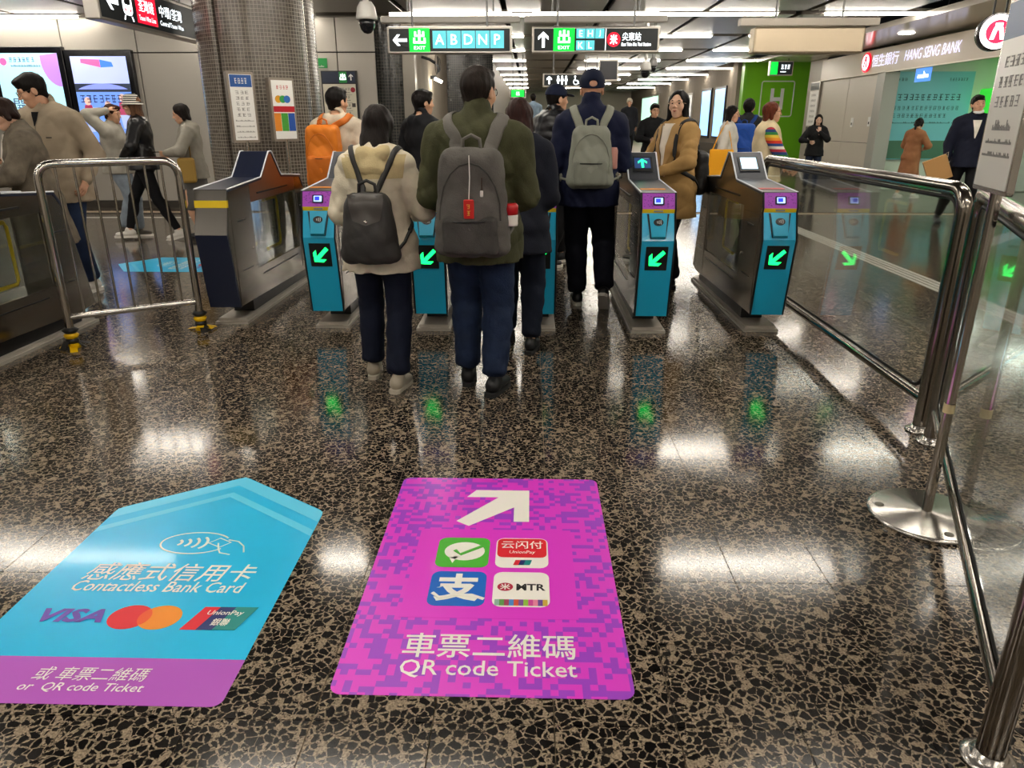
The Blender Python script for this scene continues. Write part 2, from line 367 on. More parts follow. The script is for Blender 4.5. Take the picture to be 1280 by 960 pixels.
def person(label, loc, yaw, h=1.7, build=1., female=False, lean=0., head=(0, 0, 0), arms=None, feet=None, top=None, bottom=None, shoes=None,
           hair=None, skin='#d9a98a', face=True, vox=.011, hatspec=None, glasses=None, curl=(35, 35), palm=None, hips=0., twist=0., inner=None, seed=1.):
    """a standing or walking figure; local x right, y forward. arms: {'L':(hand target, elbow pole)}; feet: {'L':(x,y,z,pitch,yaw)}"""
    s = h / 1.72; root = thing('person', label, 'person', (loc[0], loc[1], loc[2] if len(loc) > 2 else 0), yaw)
    top = dict(top or {}); bottom = dict(bottom or {}); shoes = dict(shoes or {}); hair = dict(hair or {})
    sw = (.165 if female else .188) * build; hw = .088
    P0 = np.array([0, hips, .93]) * s
    LR = rotz(R(twist)) @ rotx(-R(lean))
    U = lambda x, y, z: P0 + LR @ ((np.array([x, y, z]) - np.array([0, 0, .93])) * s)     # upper-body point
    J = dict(waist=U(0, 0, 1.07), chest=U(0, -.005, 1.26), upper=U(0, -.012, 1.37), neck=U(0, -.018, 1.455))
    ux = LR[:, 0]
    Hf = rotz(R(twist)) @ rotz(R(head[0])) @ rotx(-R(lean * .3) - R(head[1])) @ roty(R(head[2]))
    hc = U(0, .012, 1.475) + Hf @ np.array([0, .012, .125]) * s
    arms = arms or {}; feet = feet or {}
    al1, al2 = .285 * s, .25 * s
    A = {}
    for e, nm in ((-1, 'L'), (1, 'R')):
        sh = U(e * sw, -.012, 1.375)
        tgt, pole = arms.get(nm, ((e * (sw + .055), .05, .87), (e * .3, -1, 0)))
        el, wr = ik(sh, U(*tgt), al1, al2, LR @ np.array(pole, float)); A[nm] = (sh, el, wr)
    LG = {}
    for e, nm in ((-1, 'L'), (1, 'R')):
        hp = P0 + np.array([e * hw * s, 0, -.03 * s]); fx = feet.get(nm, (e * .1, 0, 0, 0, e * 6))
        an = np.array([fx[0], fx[1], 0]) * s + np.array([0, 0, .085 * s + fx[2]])
        kn, an = ik(hp, an, .425 * s, .425 * s, np.array([e * .08, 1, 0])); LG[nm] = (hp, kn, an, fx)
    b = build * s
    # ---- body: trunk, legs and arms as one surface, head and hands on it
    lo = np.min([p for q in list(A.values()) for p in q] + [LG[n][i] for n in LG for i in (0, 1, 2)] + [P0 - .2], 0) - .2; lo[2] = min(0, lo[2] + .15)
    hi = np.max([p for q in list(A.values()) for p in q] + [LG[n][i] for n in LG for i in (0, 1, 2)] + [J['neck'] + .05, P0 + .2], 0) + .2
    bv = max(vox * 1.3, .013)
    F = Field(lo, hi, bv)
    wf = .92 if female else 1.
    def trunk(F, g, z0=None, hemr=None):
        F.caps(P0 + [0, 0, -.02 * s], J['waist'], (.155 * b + g, .105 * b + g), (.135 * b * wf + g, .095 * b + g), ux, .03)
        F.caps(J['waist'], J['chest'], (.135 * b * wf + g, .095 * b + g), (.158 * b * wf + g, .112 * b + g), ux, .03)
        F.caps(J['chest'], J['upper'], (.158 * b * wf + g, .112 * b + g), (.165 * b * wf + g, .092 * b + g), ux, .03)
        F.caps(U(-sw * .8, -.012, 1.378), U(sw * .8, -.012, 1.378), (.046 * b + g * .7, .056 * b + g), None, LR[:, 2], .05)
        F.caps(U(-sw * .45, -.02, 1.41), J['neck'], .05 * b + g * .7, .052 * s, k=.04); F.caps(U(sw * .45, -.02, 1.41), J['neck'], .05 * b + g * .7, .052 * s, k=.04)
    trunk(F, -.012)
    for nm in 'LR':
        sh, el, wr = A[nm]; F.caps(sh, el, .046 * b, .036 * b, k=.03); F.caps(el, wr, .037 * b, .025 * s, k=.015)
        hp, kn, an, fx = LG[nm]; F.caps(hp, kn, .08 * b, .052 * b, k=.03); F.caps(kn, an, .052 * b, .034 * s, k=.02)
        mid = kn + (an - kn) * .3; F.ell(mid + np.array([0, -.015 * s, 0]), (.05 * b, .05 * b, .1 * s), .02)
        M3 = rotz(R(fx[4])) @ rotx(R(fx[3])); F.caps(an + M3 @ np.array([0, 0, -.035 * s]), an + M3 @ np.array([0, .1 * s, -.052 * s]), .030 * s, .022 * s, k=.02)
    parts = [F.mesh()]
    HFd, T = head_field(Hf, hc, s * (1. if not female else .97), female)
    nk = J['neck']; HFd.caps(nk + (nk - hc) * .15, T(0, -.022, -.07), .053 * b if not female else .046 * b, .050 * s if not female else .043 * s, k=.02)
    parts.append(HFd.mesh())
    pn = palm or {}
    for e, nm in ((-1, 'L'), (1, 'R')):
        sh, el, wr = A[nm]; d = (wr - el) / np.linalg.norm(wr - el)
        hd, hn = pn.get(nm, (None, None))
        hd = d if hd is None else LR @ np.array(hd, float); hn = LR @ np.array([e * 1., 0, 0]) if hn is None else LR @ np.array(hn, float)
        parts.append(hand_mesh(wr, hd, hn, s * (.93 if female else 1), e, curl[0] if nm == 'L' else curl[1]))
    body = mesh_obj('body', merge(parts), SKIN(skin), root)
    hs = s * (.97 if female else 1.)
    if face:
        for e in (-1, 1):
            mb = MB(); c = T(e * .031, .0708, .005); q = Matrix([list(r) for r in Hf])
            mb.lathe([(.0001, -.0125), (.008, -.009), (.0115, -.003), (.0115, .003), (.0082, .0085)], c, mat('eye_white', '#e8e2da', .3), 12, q @ Matrix.Rotation(R(-90), 3, 'X'))
            mb.lathe([(.0082, .0085), (.006, .0104), (.0001, .0122)], c, mat('iris', '#1c120c', .15), 12, q @ Matrix.Rotation(R(-90), 3, 'X')); mb.build('eye', root)
            mb = MB(); mb.tube([T(e * .047, .078, .026), T(e * .032, .088, .031), T(e * .014, .091, .027)], [.0022, .0034, .0026], mat('brow', hair.get('col', '#15100d'), .8), 6); mb.build('eyebrow', root)
        mb = MB(); lm = mat('lips_%d' % female, '#b0524c' if female else '#b07a68', .4)
        mb.tube([T(-.021, .0835, -.058), T(-.008, .0925, -.0545), T(0, .0925, -.0555), T(.008, .0925, -.0545), T(.021, .0835, -.058)], [.001, .0036, .0032, .0036, .001], lm, 8)
        mb.tube([T(-.019, .0835, -.0605), T(0, .0915, -.0645), T(.019, .0835, -.0605)], [.001, .0042, .001], lm, 8); mb.build('lips', root)
    if glasses:
        mb = MB(); gm = mat('spectacle_' + glasses, glasses, .3, .6)
        for e in (-1, 1):
            mb.tube([T(e * .032 + .023 * math.cos(a), .104 - .010 * abs(math.cos(a)) * (1 if math.cos(a) * e > 0 else 0), .004 + .02 * math.sin(a)) for a in [2 * math.pi * i / 18 for i in range(18)]], .0016, gm, 6, closed=True)
            mb.tube([T(e * .055, .094, .008), T(e * .077, .05, .01), T(e * .08, -.008, .012), T(e * .079, -.03, -.005)], .0016, gm, 6)
        mb.tube([T(-.009, .104, .008), T(0, .106, .01), T(.009, .104, .008)], .0016, gm, 6); mb.build('glasses', root)
    # ---- lower garment
    tg = bottom.get('g', .016); kind = bottom.get('kind', 'trousers')
    bm_ = bottom.get('mat') or cloth('trousers_navy', '#1d2433')
    F = Field([lo[0], lo[1], 0], [hi[0], hi[1], P0[2] + .25 * s], vox)
    F.caps(P0 + [0, 0, .0], P0 + np.array([0, 0, .12 * s]), (.158 * b + tg * .6, .112 * b + tg * .6), (.142 * b * wf + tg * .5, .1 * b + tg * .5), k=.03)
    if kind == 'skirt':
        zb = bottom.get('hem', .45) * s
        F.caps(P0, [P0[0], P0[1], zb + .05], (.165 * b + tg, .13 * b + tg), (.2 * b + tg, .17 * b + tg), k=.03); F.plane((0, 0, zb), (0, 0, -1))
    else:
        for nm in 'LR':
            hp, kn, an, fx = LG[nm]; cuff = bottom.get('cuff', .05)
            F.caps(hp, kn, (.088 * b + tg * .5, .098 * b + tg * .5), (.056 * b + tg, .06 * b + tg), k=.035)
            d = (an - kn) / np.linalg.norm(an - kn); F.caps(kn, an - d * .05, (.056 * b + tg, .06 * b + tg), (cuff * s, cuff * 1.15 * s), k=.02, end=.55)
            F.ell(kn + (an - kn) * .28 + np.array([0, -.012 * s, 0]), (.05 * b + tg, .05 * b + tg, .12 * s), .02)
        F.ell(P0 + np.array([0, -.045 * s, -.03 * s]), (.135 * b, .08 * b, .1 * s), .03)
    F.wrinkle(bottom.get('wr', .0045), ((54, 19, 42), (-49, 22, 51), (39, -31, 64)), seed, zr=(.05, 1.0 * s))
    tr = mesh_obj('trousers' if kind != 'skirt' else 'skirt', F.mesh(), bm_, root)
    # ---- shoes
    sm = shoes.get('mat') or mat('shoe_black', '#141414', .5); so = shoes.get('sole') or mat('sole_black', '#1a1a1a', .7)
    for e, nm in ((-1, 'L'), (1, 'R')):
        hp, kn, an, fx = LG[nm]; M3 = rotz(R(fx[4])) @ rotx(R(fx[3])); c0 = an + [0, 0, -.085 * s]
        if fx[3]:   # pitch about the ball of the foot when the heel lifts
            c0 = an - M3 @ np.array([0, 0, .085 * s])
        Tm = lambda x, y, z: c0 + M3 @ (np.array([x, y, z]) * s)
        F = Field(c0 - .26 * s, c0 + .26 * s, .0075)
        F.caps(Tm(0, -.03, .052), Tm(0, .15, .042), (.039 * s, .036 * s), (.043 * s, .026 * s), M3[:, 0], .02); F.caps(Tm(0, -.02, .06), Tm(0, .02, .095), (.040 * s, .045 * s), (.036 * s, .045 * s), M3[:, 0], .02)
        F.plane(Tm(0, 0, .018), -M3[:, 2])
        sh = mesh_obj('shoe', F.mesh(), sm, root)
        mb = MB(); pr = [(x * s, y * s) for x, y in ((-.036, -.065), (-.018, -.083), (.018, -.083), (.036, -.065), (.037, .0), (.046, .1), (.042, .155), (.022, .19), (-.022, .19), (-.042, .155), (-.046, .1), (-.037, 0))]
        Mm = Matrix([list(r) for r in M3]).to_4x4(); Mm.translation = Vector(c0); mb.prism(pr, shoes.get('thick', .026) * s, so, Mm); mb.build('sole', sh)
    # ---- upper garment
    g = top.get('g', .018); hem = top.get('hem', .82); tm = top.get('mat') or cloth('jacket', '#555555'); fl = top.get('flare', .02)
    hemp = U(0, 0, hem)
    F = Field([lo[0], lo[1], min(hemp[2], A['L'][2][2], A['R'][2][2]) - .12], hi + np.array([0, 0, .18]), vox)
    trunk(F, g)
    if hem < .93:
        F.caps(J['waist'], U(0, 0, hem - .03), (.14 * b + g, .105 * b + g), (.172 * b + g + fl, .145 * b + g + fl), ux, .04)
        F.ell(U(0, -.045, .90), (.155 * b + g, .105 * b + g, .13 * s), .03)
    bl = top.get('blouse', 0.)
    if bl: F.caps(U(0, 0, hem + .06), U(0, 0, hem + .16), (.165 * b + g + bl, .125 * b + g + bl), None, ux, .03)
    F.plane(hemp, -LR[:, 2])
    FS = F
    split = top.get('sleeve')           # sleeves in another cloth
    if split: FS = Field(F.lo, hi, vox)
    cf = top.get('cuff', .034)
    for nm in 'LR':
        sh, el, wr = A[nm]; d = (wr - el) / np.linalg.norm(wr - el); sg = top.get('sg', g)
        FS.caps(sh, el, .050 * b + sg * .7, .041 * b + sg * .8, k=.03); FS.caps(el, wr - d * .012, .041 * b + sg * .8, cf * s + sg * .2, k=.012)
    col = top.get('collar', .03)
    if col:
        F.caps(U(0, -.02, 1.43), U(0, -.012, 1.455 + col), (.078 * b, .078 * b), (.07 * s, .07 * s), ux, .02); 
        F.caps(U(0, -.0, 1.455 + col * .3), U(0, .015, 1.60), (.058 * s, .058 * s), (.066 * s, .07 * s), ux, .006, True)
    if top.get('hood'):
        FH = F
        if top.get('hoodmat'): F = Field(U(0, -.08, 1.44) - .3, U(0, -.08, 1.44) + .3, vox)
        F.caps(U(-.05, -.085, 1.43), U(.05, -.085, 1.43), (.05 * s, .055 * s), None, LR[:, 2], .03); F.caps(U(-.085, -.03, 1.455), U(-.05, -.1, 1.44), .035 * s, k=.03); F.caps(U(.085, -.03, 1.455), U(.05, -.1, 1.44), .035 * s, k=.03)
        F.ell(U(0, -.06, 1.50), (.05 * s, .035 * s, .03 * s), .02, True)
        if top.get('hoodmat'):
            F.caps(U(-.04, -.12, 1.36), U(.04, -.12, 1.36), (.05 * s, .045 * s), None, LR[:, 2], .03); F.wrinkle(.006, seed=seed); mesh_obj('hood', F.mesh(), top['hoodmat'], root); F = FH
    if top.get('quilt'):
        Z = F.ax[2][None, None, :]; F.f += (.011 * (np.abs(np.sin(Z * math.pi / .085)) ** .5 - .75) * -1).astype(np.float32)
    F.wrinkle(top.get('wr', .005), seed=seed)
    jk = mesh_obj(top.get('name', 'jacket'), F.mesh(), tm, root)
    if split:
        FS.wrinkle(.004, seed=seed + 2); mesh_obj('sleeves', FS.mesh(), split, root)
    if top.get('stripe'):                # coloured bands round the hem or chest
        pass
    # ---- hair
    hk = hair.get('kind', 'short')
    if hk != 'none':
        hm = mat('hair_' + hair.get('col', '#14100e').strip('#'), hair.get('col', '#14100e'), hair.get('rough', .5), bump=.35, bscale=55, stretch=(3, 3, .35), var=.35, vscale=30, spec=.18)
        F = Field(hc - np.array([.22, .26, .16 + hair.get('len', 0)]) * hs, hc + np.array([.22, .22, .2]) * hs, .0075)
        vol = hair.get('vol', 1.)
        F.ell(T(0, -.017, .036), np.array((.083, .103, .093)) * hs * vol, .01, M=Hf)
        if hk == 'short':
            F.caps(T(0, -.06, .02), T(0, -.068, -.055), (.066 * hs, .04 * hs), (.05 * hs, .028 * hs), Hf[:, 0], .02)
            if not hatspec: F.ell(T(0, .055, .088), np.array((.06, .04, .026)) * hs, .02, M=Hf)
        else:
            ln = hair.get('len', .25)
            F.caps(T(0, -.05, .02), T(0, -.075 - .02 * (ln > .2), -.02 - ln), (.083 * hs, .055 * hs), (hair.get('wid', .085) * hs, .034 * hs), Hf[:, 0], .02)
            for e in (-1, 1): F.caps(T(e * .066, -.005, .04), T(e * (.082), -.015, -.03 - ln * hair.get('side', .75)), .028 * hs, .02 * hs, k=.02)
        F.ell(T(0, .118 if hk != 'short' else .112, -.045), np.array((.06, .085, .1) if hk == 'short' else (.066, .098, .155)) * hs, .008, True, M=Hf)
        if hk == 'short':
            for e in (-1, 1): F.ell(T(e * .085, .01, -.04), np.array((.03, .035, .05)) * hs, .008, True, M=Hf)
        if hk == 'pony':
            pass
        if hair.get('bun'): F.ell(T(0, -.12, .07), np.array((.045, .045, .045)) * hs, .02)
        if hair.get('tail'):
            F.caps(T(0, -.115, .0), T(hair['tail'], -.13, -.14), .03 * hs, .022 * hs, k=.02)
        X, Y, Z = F.ax[0][:, None, None], F.ax[1][None, :, None], F.ax[2][None, None, :]
        F.f += (.0028 * np.sin(95 * X + 4 * np.sin(13 * Z)) * np.cos(88 * Y + 9 * Z + 3 * np.sin(11 * Z + 20 * X))).astype(np.float32)
        mesh_obj('hair', F.mesh(), hm, root)
    if hatspec:
        hatspec(root, T, Hf, hs)
    return dict(bvh=bvh_of(jk), root=root, U=U, T=T, LR=LR, A=A, LG=LG, jacket=jk, J=J, s=s, b=b, Hf=Hf, hs=hs)
def cap_hat(m, bill=True, turned=1):
    def f(root, T, Hf, hs):
        F = Field(T(0, 0, 0) - .25, T(0, 0, 0) + .25, .007); F.ell(T(0, -.014, .045), np.array((.091, .112, .098)) * hs, .01, M=Hf); F.plane(T(0, 0, .016 if turned > 0 else .03), -(Hf @ np.array([0, -.12 if turned > 0 else .1, 1.])))
        if turned > 0: F.ell(T(0, -.125, .036), np.array((.036, .045, .024)) * hs, .004, True, M=Hf)
        c = mesh_obj('cap', F.mesh(), m, root)
        mb = MB(); n = 12; q = [T(.082 * math.sin(a), .075 + .095 * math.cos(a) ** .7, .044 - .018 * math.cos(a)) for a in [R(-88 + 176 * i / n) for i in range(n + 1)]]
        inn = [T(.080 * math.sin(a), .01 + .07 * math.cos(a), .046) for a in [R(-88 + 176 * i / n) for i in range(n + 1)]]
        vs = []
        for dz in (0, .006): vs += [Vector(p) + Vector(Hf[:, 2]) * dz for p in q] + [Vector(p) + Vector(Hf[:, 2]) * dz for p in inn]
        k = n + 1; fs = []
        for i in range(n):
            fs += [[i, i + 1, k + i + 1, k + i], [2 * k + i, 3 * k + i, 3 * k + i + 1, 2 * k + i + 1], [i, 2 * k + i, 2 * k + i + 1, i + 1]]
        mb.add(vs, fs, m, False); mb.build('bill', c)
        mb = MB(); mb.lathe([(.001, .008), (.007, .005), (.008, 0)], T(0, -.014, .136), m, 10); mb.build('button', c)
    return f
def ribbon(pts, w, th, m, name, parent, normals):
    mb = MB(); mb.tube(pts, 1., m, 8, flat=(w / 2, th / 2), up=[Vector(n) for n in normals]); return mb.build(name, parent)
def strap_path(P, bv, pts, off=.006):
    """lay points on the jacket surface"""
    out = []; nn = []
    for p in pts:
        loc, nor, i, d = bv.find_nearest(Vector(p)); out.append(loc + nor * off); nn.append(nor)
    # smooth
    for _ in range(2):
        out = [out[0]] + [(out[i - 1] + out[i] * 2 + out[i + 1]) / 4 for i in range(1, len(out) - 1)] + [out[-1]]
        nn = [nn[0]] + [(nn[i - 1] + nn[i] * 2 + nn[i + 1]).normalized() for i in range(1, len(nn) - 1)] + [nn[-1]]
    return out, nn
def back_y(P, z, x=0.):
    """how far back the jacket reaches at height z (person space)"""
    bv = P['bvh']; h = bv.ray_cast(Vector((x, -1.5, z)), Vector((0, 1, 0)))
    return h[0].y if h[0] is not None else -.13

def patch(P, name, m, outline, parent=None, back=False, off=.004, n=(6, 8), bvh=None):
    """thin cloth panel laid on the front (or back) of the jacket: outline(t) -> (x0, x1, z) for t in 0..1 from top to bottom"""
    bv = bvh or P['bvh']; s = -1 if back else 1; vs = []; fs = []; nx, nz = n
    for j in range(nz + 1):
        x0, x1, z = outline(j / nz)
        for i in range(nx + 1):
            x = x0 + (x1 - x0) * i / nx; h = bv.ray_cast(Vector((x, s * 1.5, z)), Vector((0, -s, 0)))
            if h[0] is None: h = bv.find_nearest(Vector((x, s * .2, z)))
            vs.append(h[0] + Vector((0, s * off, 0)))
    N = len(vs); vs += [v - Vector((0, s * (off + .004), 0)) for v in vs]
    for j in range(nz):
        for i in range(nx):
            a = j * (nx + 1) + i; q = [a, a + 1, a + nx + 2, a + nx + 1]; fs.append(q if s < 0 else q[::-1]); fs.append([k + N for k in (q[::-1] if s < 0 else q)])
    mb = MB(); mb.add(vs, fs, m, True); return mb.build(name, parent or P['root'])
# ================================================================== the setting
def terrazzo():
    m, N, L, b = rgbnode_mat('terrazzo')
    g = N.new('ShaderNodeNewGeometry'); 
    def vor(scale, feat):
        v = N.new('ShaderNodeTexVoronoi'); v.feature = feat; v.inputs['Scale'].default_value = scale; v.inputs['Randomness'].default_value = 1.; L.new(dv.outputs[0], v.inputs['Vector']); return v
    def math_(op, a, bb):
        n = N.new('ShaderNodeMath'); n.operation = op
        for i, x in enumerate((a, bb)):
            if x is None: continue
            if hasattr(x, 'links') or not isinstance(x, (int, float)): L.new(x, n.inputs[i])
            else: n.inputs[i].default_value = x
        return n.outputs[0]
    dn = N.new('ShaderNodeTexNoise'); dn.inputs['Scale'].default_value = 70; dn.inputs['Detail'].default_value = 2; L.new(g.outputs['Position'], dn.inputs['Vector'])
    dv = N.new('ShaderNodeVectorMath'); dv.operation = 'MULTIPLY_ADD'; L.new(dn.outputs['Color'], dv.inputs[0]); dv.inputs[1].default_value = (.012, .012, .0); L.new(g.outputs['Position'], dv.inputs[2])
    e1 = vor(40, 'DISTANCE_TO_EDGE'); c1 = vor(40, 'F1'); e2 = vor(105, 'DISTANCE_TO_EDGE'); c2 = vor(105, 'F1')
    sep = N.new('ShaderNodeSeparateColor'); L.new(c1.outputs['Color'], sep.inputs[0]); sep2 = N.new('ShaderNodeSeparateColor'); L.new(c2.outputs['Color'], sep2.inputs[0])
    # large chips: kept where the random cell value is high; shrunk edges
    thr = math_('MULTIPLY', sep.outputs[1], .12); big = math_('MULTIPLY', math_('GREATER_THAN', e1.outputs['Distance'], math_('ADD', thr, .024)), math_('GREATER_THAN', sep.outputs[0], .06))
    thr2 = math_('MULTIPLY', sep2.outputs[1], .2); small = math_('MULTIPLY', math_('GREATER_THAN', e2.outputs['Distance'], math_('ADD', thr2, .05)), math_('GREATER_THAN', sep2.outputs[0], .35))
    small = math_('MULTIPLY', small, math_('LESS_THAN', e1.outputs['Distance'], math_('ADD', thr, .03)))
    chip = math_('MAXIMUM', big, math_('MULTIPLY', small, .85))
    nz = N.new('ShaderNodeTexNoise'); nz.inputs['Scale'].default_value = 160; nz.inputs['Detail'].default_value = 3; L.new(g.outputs['Position'], nz.inputs['Vector'])
    r = N.new('ShaderNodeValToRGB'); r.color_ramp.elements[0].color = srgb('#6c6052'); r.color_ramp.elements[1].color = srgb('#a3927c'); r.color_ramp.elements[0].position = .35; r.color_ramp.elements[1].position = .65; L.new(nz.outputs['Fac'], r.inputs[0])
    r2 = N.new('ShaderNodeValToRGB'); r2.color_ramp.elements[0].color = srgb('#0b0a0a'); r2.color_ramp.elements[1].color = srgb('#211e1c'); L.new(sep.outputs[2], r2.inputs[0])
    mx = N.new('ShaderNodeMix'); mx.data_type = 'RGBA'; L.new(chip, mx.inputs['Factor']); L.new(r.outputs[0], mx.inputs['A']); L.new(r2.outputs[0], mx.inputs['B'])
    L.new(mx.outputs['Result'], b.inputs['Base Color'])
    n3 = N.new('ShaderNodeTexNoise'); n3.inputs['Scale'].default_value = 2.2; n3.inputs['Detail'].default_value = 4; L.new(g.outputs['Position'], n3.inputs['Vector'])
    mr = N.new('ShaderNodeMapRange'); mr.inputs['To Min'].default_value = .07; mr.inputs['To Max'].default_value = .18; L.new(n3.outputs['Fac'], mr.inputs[0]); L.new(mr.outputs[0], b.inputs['Roughness'])
    b.inputs['Specular IOR Level'].default_value = .62
    return m
TZ = terrazzo()
TW = .312; TX0 = .072; TY0 = 1.445; FX0, FX1, FY0, FY1 = -13., 12.5, -3.5, 48.
mb = MB(); mb.box(((FX0 + FX1) / 2, (FY0 + FY1) / 2, -.06), (FX1 - FX0, FY1 - FY0, .1), mat('grout', '#a08d74', .6)); floor = struct(mb.build('floor'))
tm = MB(); q = TW - .0034; tm.box((0, 0, -.005), (q, q, .01), TZ); tile0 = tm.build('floor_tile', floor); tile_me = tile0.data; bpy.data.objects.remove(tile0)
def project(X, Y, Z):
    v = cam.matrix_basis.inverted() @ Vector((X, Y, Z)); return (640 + 905 * v.x / -v.z, 480 - 905 * v.y / -v.z) if v.z < -.1 else None
cells = []
for i in range(-40, 40):
    for j in range(-16, 36):
        x, y = TX0 + TW * (i + .5), TY0 + TW * (j + .5)
        if not (FX0 < x < FX1 and y < 12.5): continue
        p = project(x, y, 0) if y > .5 else None
        vis = p is not None and -30 < p[0] < 1310 and -30 < p[1] < 1000
        cells.append((0 if vis else 1, x * x + y * y, x, y, i, j))
cells.sort()
rng = random.Random(3); rest = MB()
for n, (nv, d, x, y, i, j) in enumerate(cells):
    if n < 300 and not nv:
        o = bpy.data.objects.new('floor_tile', tile_me); COL.objects.link(o); o.parent = floor; o.location = (x, y, 0)
        o.rotation_euler = (R(rng.uniform(-.07, .07)), R(rng.uniform(-.07, .07)), 0)
    else:
        a, c = rng.uniform(-.0009, .0009), rng.uniform(-.0009, .0009); h = q / 2
        vs = [(x + sx * h, y + sy * h, sx * a * h + sy * c * h) for sx, sy in ((-1, -1), (1, -1), (1, 1), (-1, 1))]; vs += [(v[0], v[1], -.01) for v in vs]
        rest.add(vs, [(0, 1, 2, 3), (0, 4, 5, 1), (1, 5, 6, 2), (2, 6, 7, 3), (3, 7, 4, 0)], TZ)
o = rest.build('floor_tiles_beyond', floor); o['kind'] = 'stuff'
mb = MB(); yb = TY0 + TW * 36; mb.box(((FX0 + FX1) / 2, (yb + FY1) / 2, -.005), (FX1 - FX0, FY1 - yb, .01), TZ); mb.build('floor_slab', floor)
# raised landing far down the concourse
mb = MB()
for k in range(3): mb.box((2.2, 33.5 + k * .3, .075 + k * .15), (7.5, 27 - k * .6, .15), mat('landing_stone', '#9a8d78', .4))
struct(mb.build('floor_landing'))
# tactile and border lines on the floor
LINE = mat('pale_floor_strip', '#b9b4aa', .5)
for k in range(4):
    mb = MB(); mb.box((3.72 + k * .062, 9.6, .002), (.042, 9.4, .004), LINE); tag(mb.build('tactile_strip'), 'pale ribbed guide line on the floor beyond the glass railing', 'floor strip', 'tactile guide lines')
mb = MB(); mb.box((-6.2, 11.7, .002), (6.5, .10, .004), LINE, Matrix.Rotation(R(2), 3, 'Z')); tag(mb.build('floor_border_strip'), 'pale straight border line on the floor before the advertising wall', 'floor strip')

# ---- ceiling: metal panels in rows with dark gaps and light slots
CZ = 3.05
mb = MB(); mb.box(((FX0 + FX1) / 2, (FY0 + FY1) / 2, CZ + .45), (FX1 - FX0, FY1 - FY0, .1), mat('ceiling_void', '#0b0b0c', .9)); ceiling = struct(mb.build('ceiling'))
pm, N, L, b = rgbnode_mat('ceiling_metal'); b.inputs['Base Color'].default_value = srgb('#6b655d'); b.inputs['Roughness'].default_value = .36; b.inputs['Metallic'].default_value = .35
g = N.new('ShaderNodeNewGeometry'); wv = N.new('ShaderNodeTexWave'); wv.wave_type = 'BANDS'; wv.bands_direction = 'Y'; wv.inputs['Scale'].default_value = 5.2; L.new(g.outputs['Position'], wv.inputs['Vector'])
bp = N.new('ShaderNodeBump'); bp.inputs['Strength'].default_value = .35; bp.inputs['Distance'].default_value = .008; L.new(wv.outputs['Fac'], bp.inputs['Height']); L.new(bp.outputs[0], b.inputs['Normal'])
ROWS = [-2.1, .9, 3.8, 6.7, 9.6, 12.7, 15.8, 18.8, 21.9, 25.1, 28.3, 31.5, 35, 39]
PW = 1.55; tm = MB()
pmesh = {}
for r0, r1 in zip([-3.5] + ROWS, ROWS + [44]):
    y0, y1 = r0 + .2, r1 - .2
    if y1 - y0 < .4: continue
    key = round(y1 - y0, 2)
    if key not in pmesh:
        tm = MB(); tm.box((0, 0, .03), (PW - .09, y1 - y0, .06), pm, bev=.008); t_ = tm.build('ceiling_panel'); pmesh[key] = t_.data; bpy.data.objects.remove(t_)
    for i in range(-8, 8):
        x = i * PW + .35
        if x < FX0 or x > 6.3: continue
        o = bpy.data.objects.new('ceiling_panel', pmesh[key]); COL.objects.link(o); o.parent = ceiling; o.location = (x, (y0 + y1) / 2, CZ)
TUBE = lit('tube_light', '#fff6e8', LAMP)
HOUS = mat('lamp_housing', '#d8d4cc', .4)
def ceiling_light(x, y, ln=2.1, z=CZ - .05):
    over = 'floor stickers' if y < 4.5 else 'ticket gates' if y < 8 else 'row of EXIT signs' if y < 11 else 'concourse' if y < 20 else 'far raised landing'
    side = 'plain wall side' if x < -6 else 'mosaic column side' if x < -3 else 'middle aisle' if x < 1 else 'glass railing side' if x < 4 else 'bank side'
    label = 'white ceiling strip light over the %s, on the %s' % (over, side)
    t = thing('ceiling_light', label, 'ceiling light', (x, y, z), 0, 'strip lights in the ceiling slots')
    mb = MB(); mb.box((0, 0, .07), (ln, .16, .05), HOUS); mb.build('housing', t)
    mb = MB(); mb.box((0, 0, .03), (ln - .04, .13 if y < 11 else .07, .04), TUBE, bev=.01); mb.build('diffuser', t)
    for e in (-1, 1): m2 = MB(); m2.tube([(e * ln * .4, 0, .09), (e * ln * .4, 0, .46)], .008, mat('rod', '#777777', .4, 1.), 6); m2.build('rod', t)
for y in ROWS:
    for x in (-8.6, -4.9, -1.2, 2.5, 5.3):
        if y > 13.5 and x < -1.5: continue
        if y < 3 and abs(x) > 8: continue
        ceiling_light(x + (.3 if 11 < y < 14 else 0), y)
# ---- walls
WALL = mat('wall_panel_metal', '#b3aea5', .38, .25, bump=.02, bscale=8)
DARKW = mat('wall_dark_stone', '#4d4842', .45, bump=.2, bscale=40, var=.25, vscale=30)
CONC = mat('fluted_concrete', '#8f8578', .8, bump=.6, bscale=14, stretch=(6, 6, .15), var=.25, vscale=9)
mb = MB(); mb.box((-7.8, 13.2, 1.55), (10.5, .2, 3.3), mat('wall_joint_dark', '#2a2826', .8)); wl = struct(mb.build('wall_left'))
def wpanel(x0, x1, z0, z1, m=WALL, y=13.09, parent=wl):
    mb = MB(); mb.box(((x0 + x1) / 2, y, (z0 + z1) / 2), (x1 - x0 - .018, .04, z1 - z0 - .018), m, bev=.004); return mb.build('wall_panel', parent)
xs = [-12.8, -11.2, -9.5, -7.83, -6.57, -5.0, -4.33, -3.23, -2.59]
for a, c in zip(xs, xs[1:]):
    wpanel(a, c, 2.53, 3.3); wpanel(a, c, .12, 2.53)
mb = MB(); mb.box((-7.8, 13.06, .06), (10.5, .06, .12), mat('skirting_dark', '#3a352f', .5)); struct(mb.build('baseboard_left'))
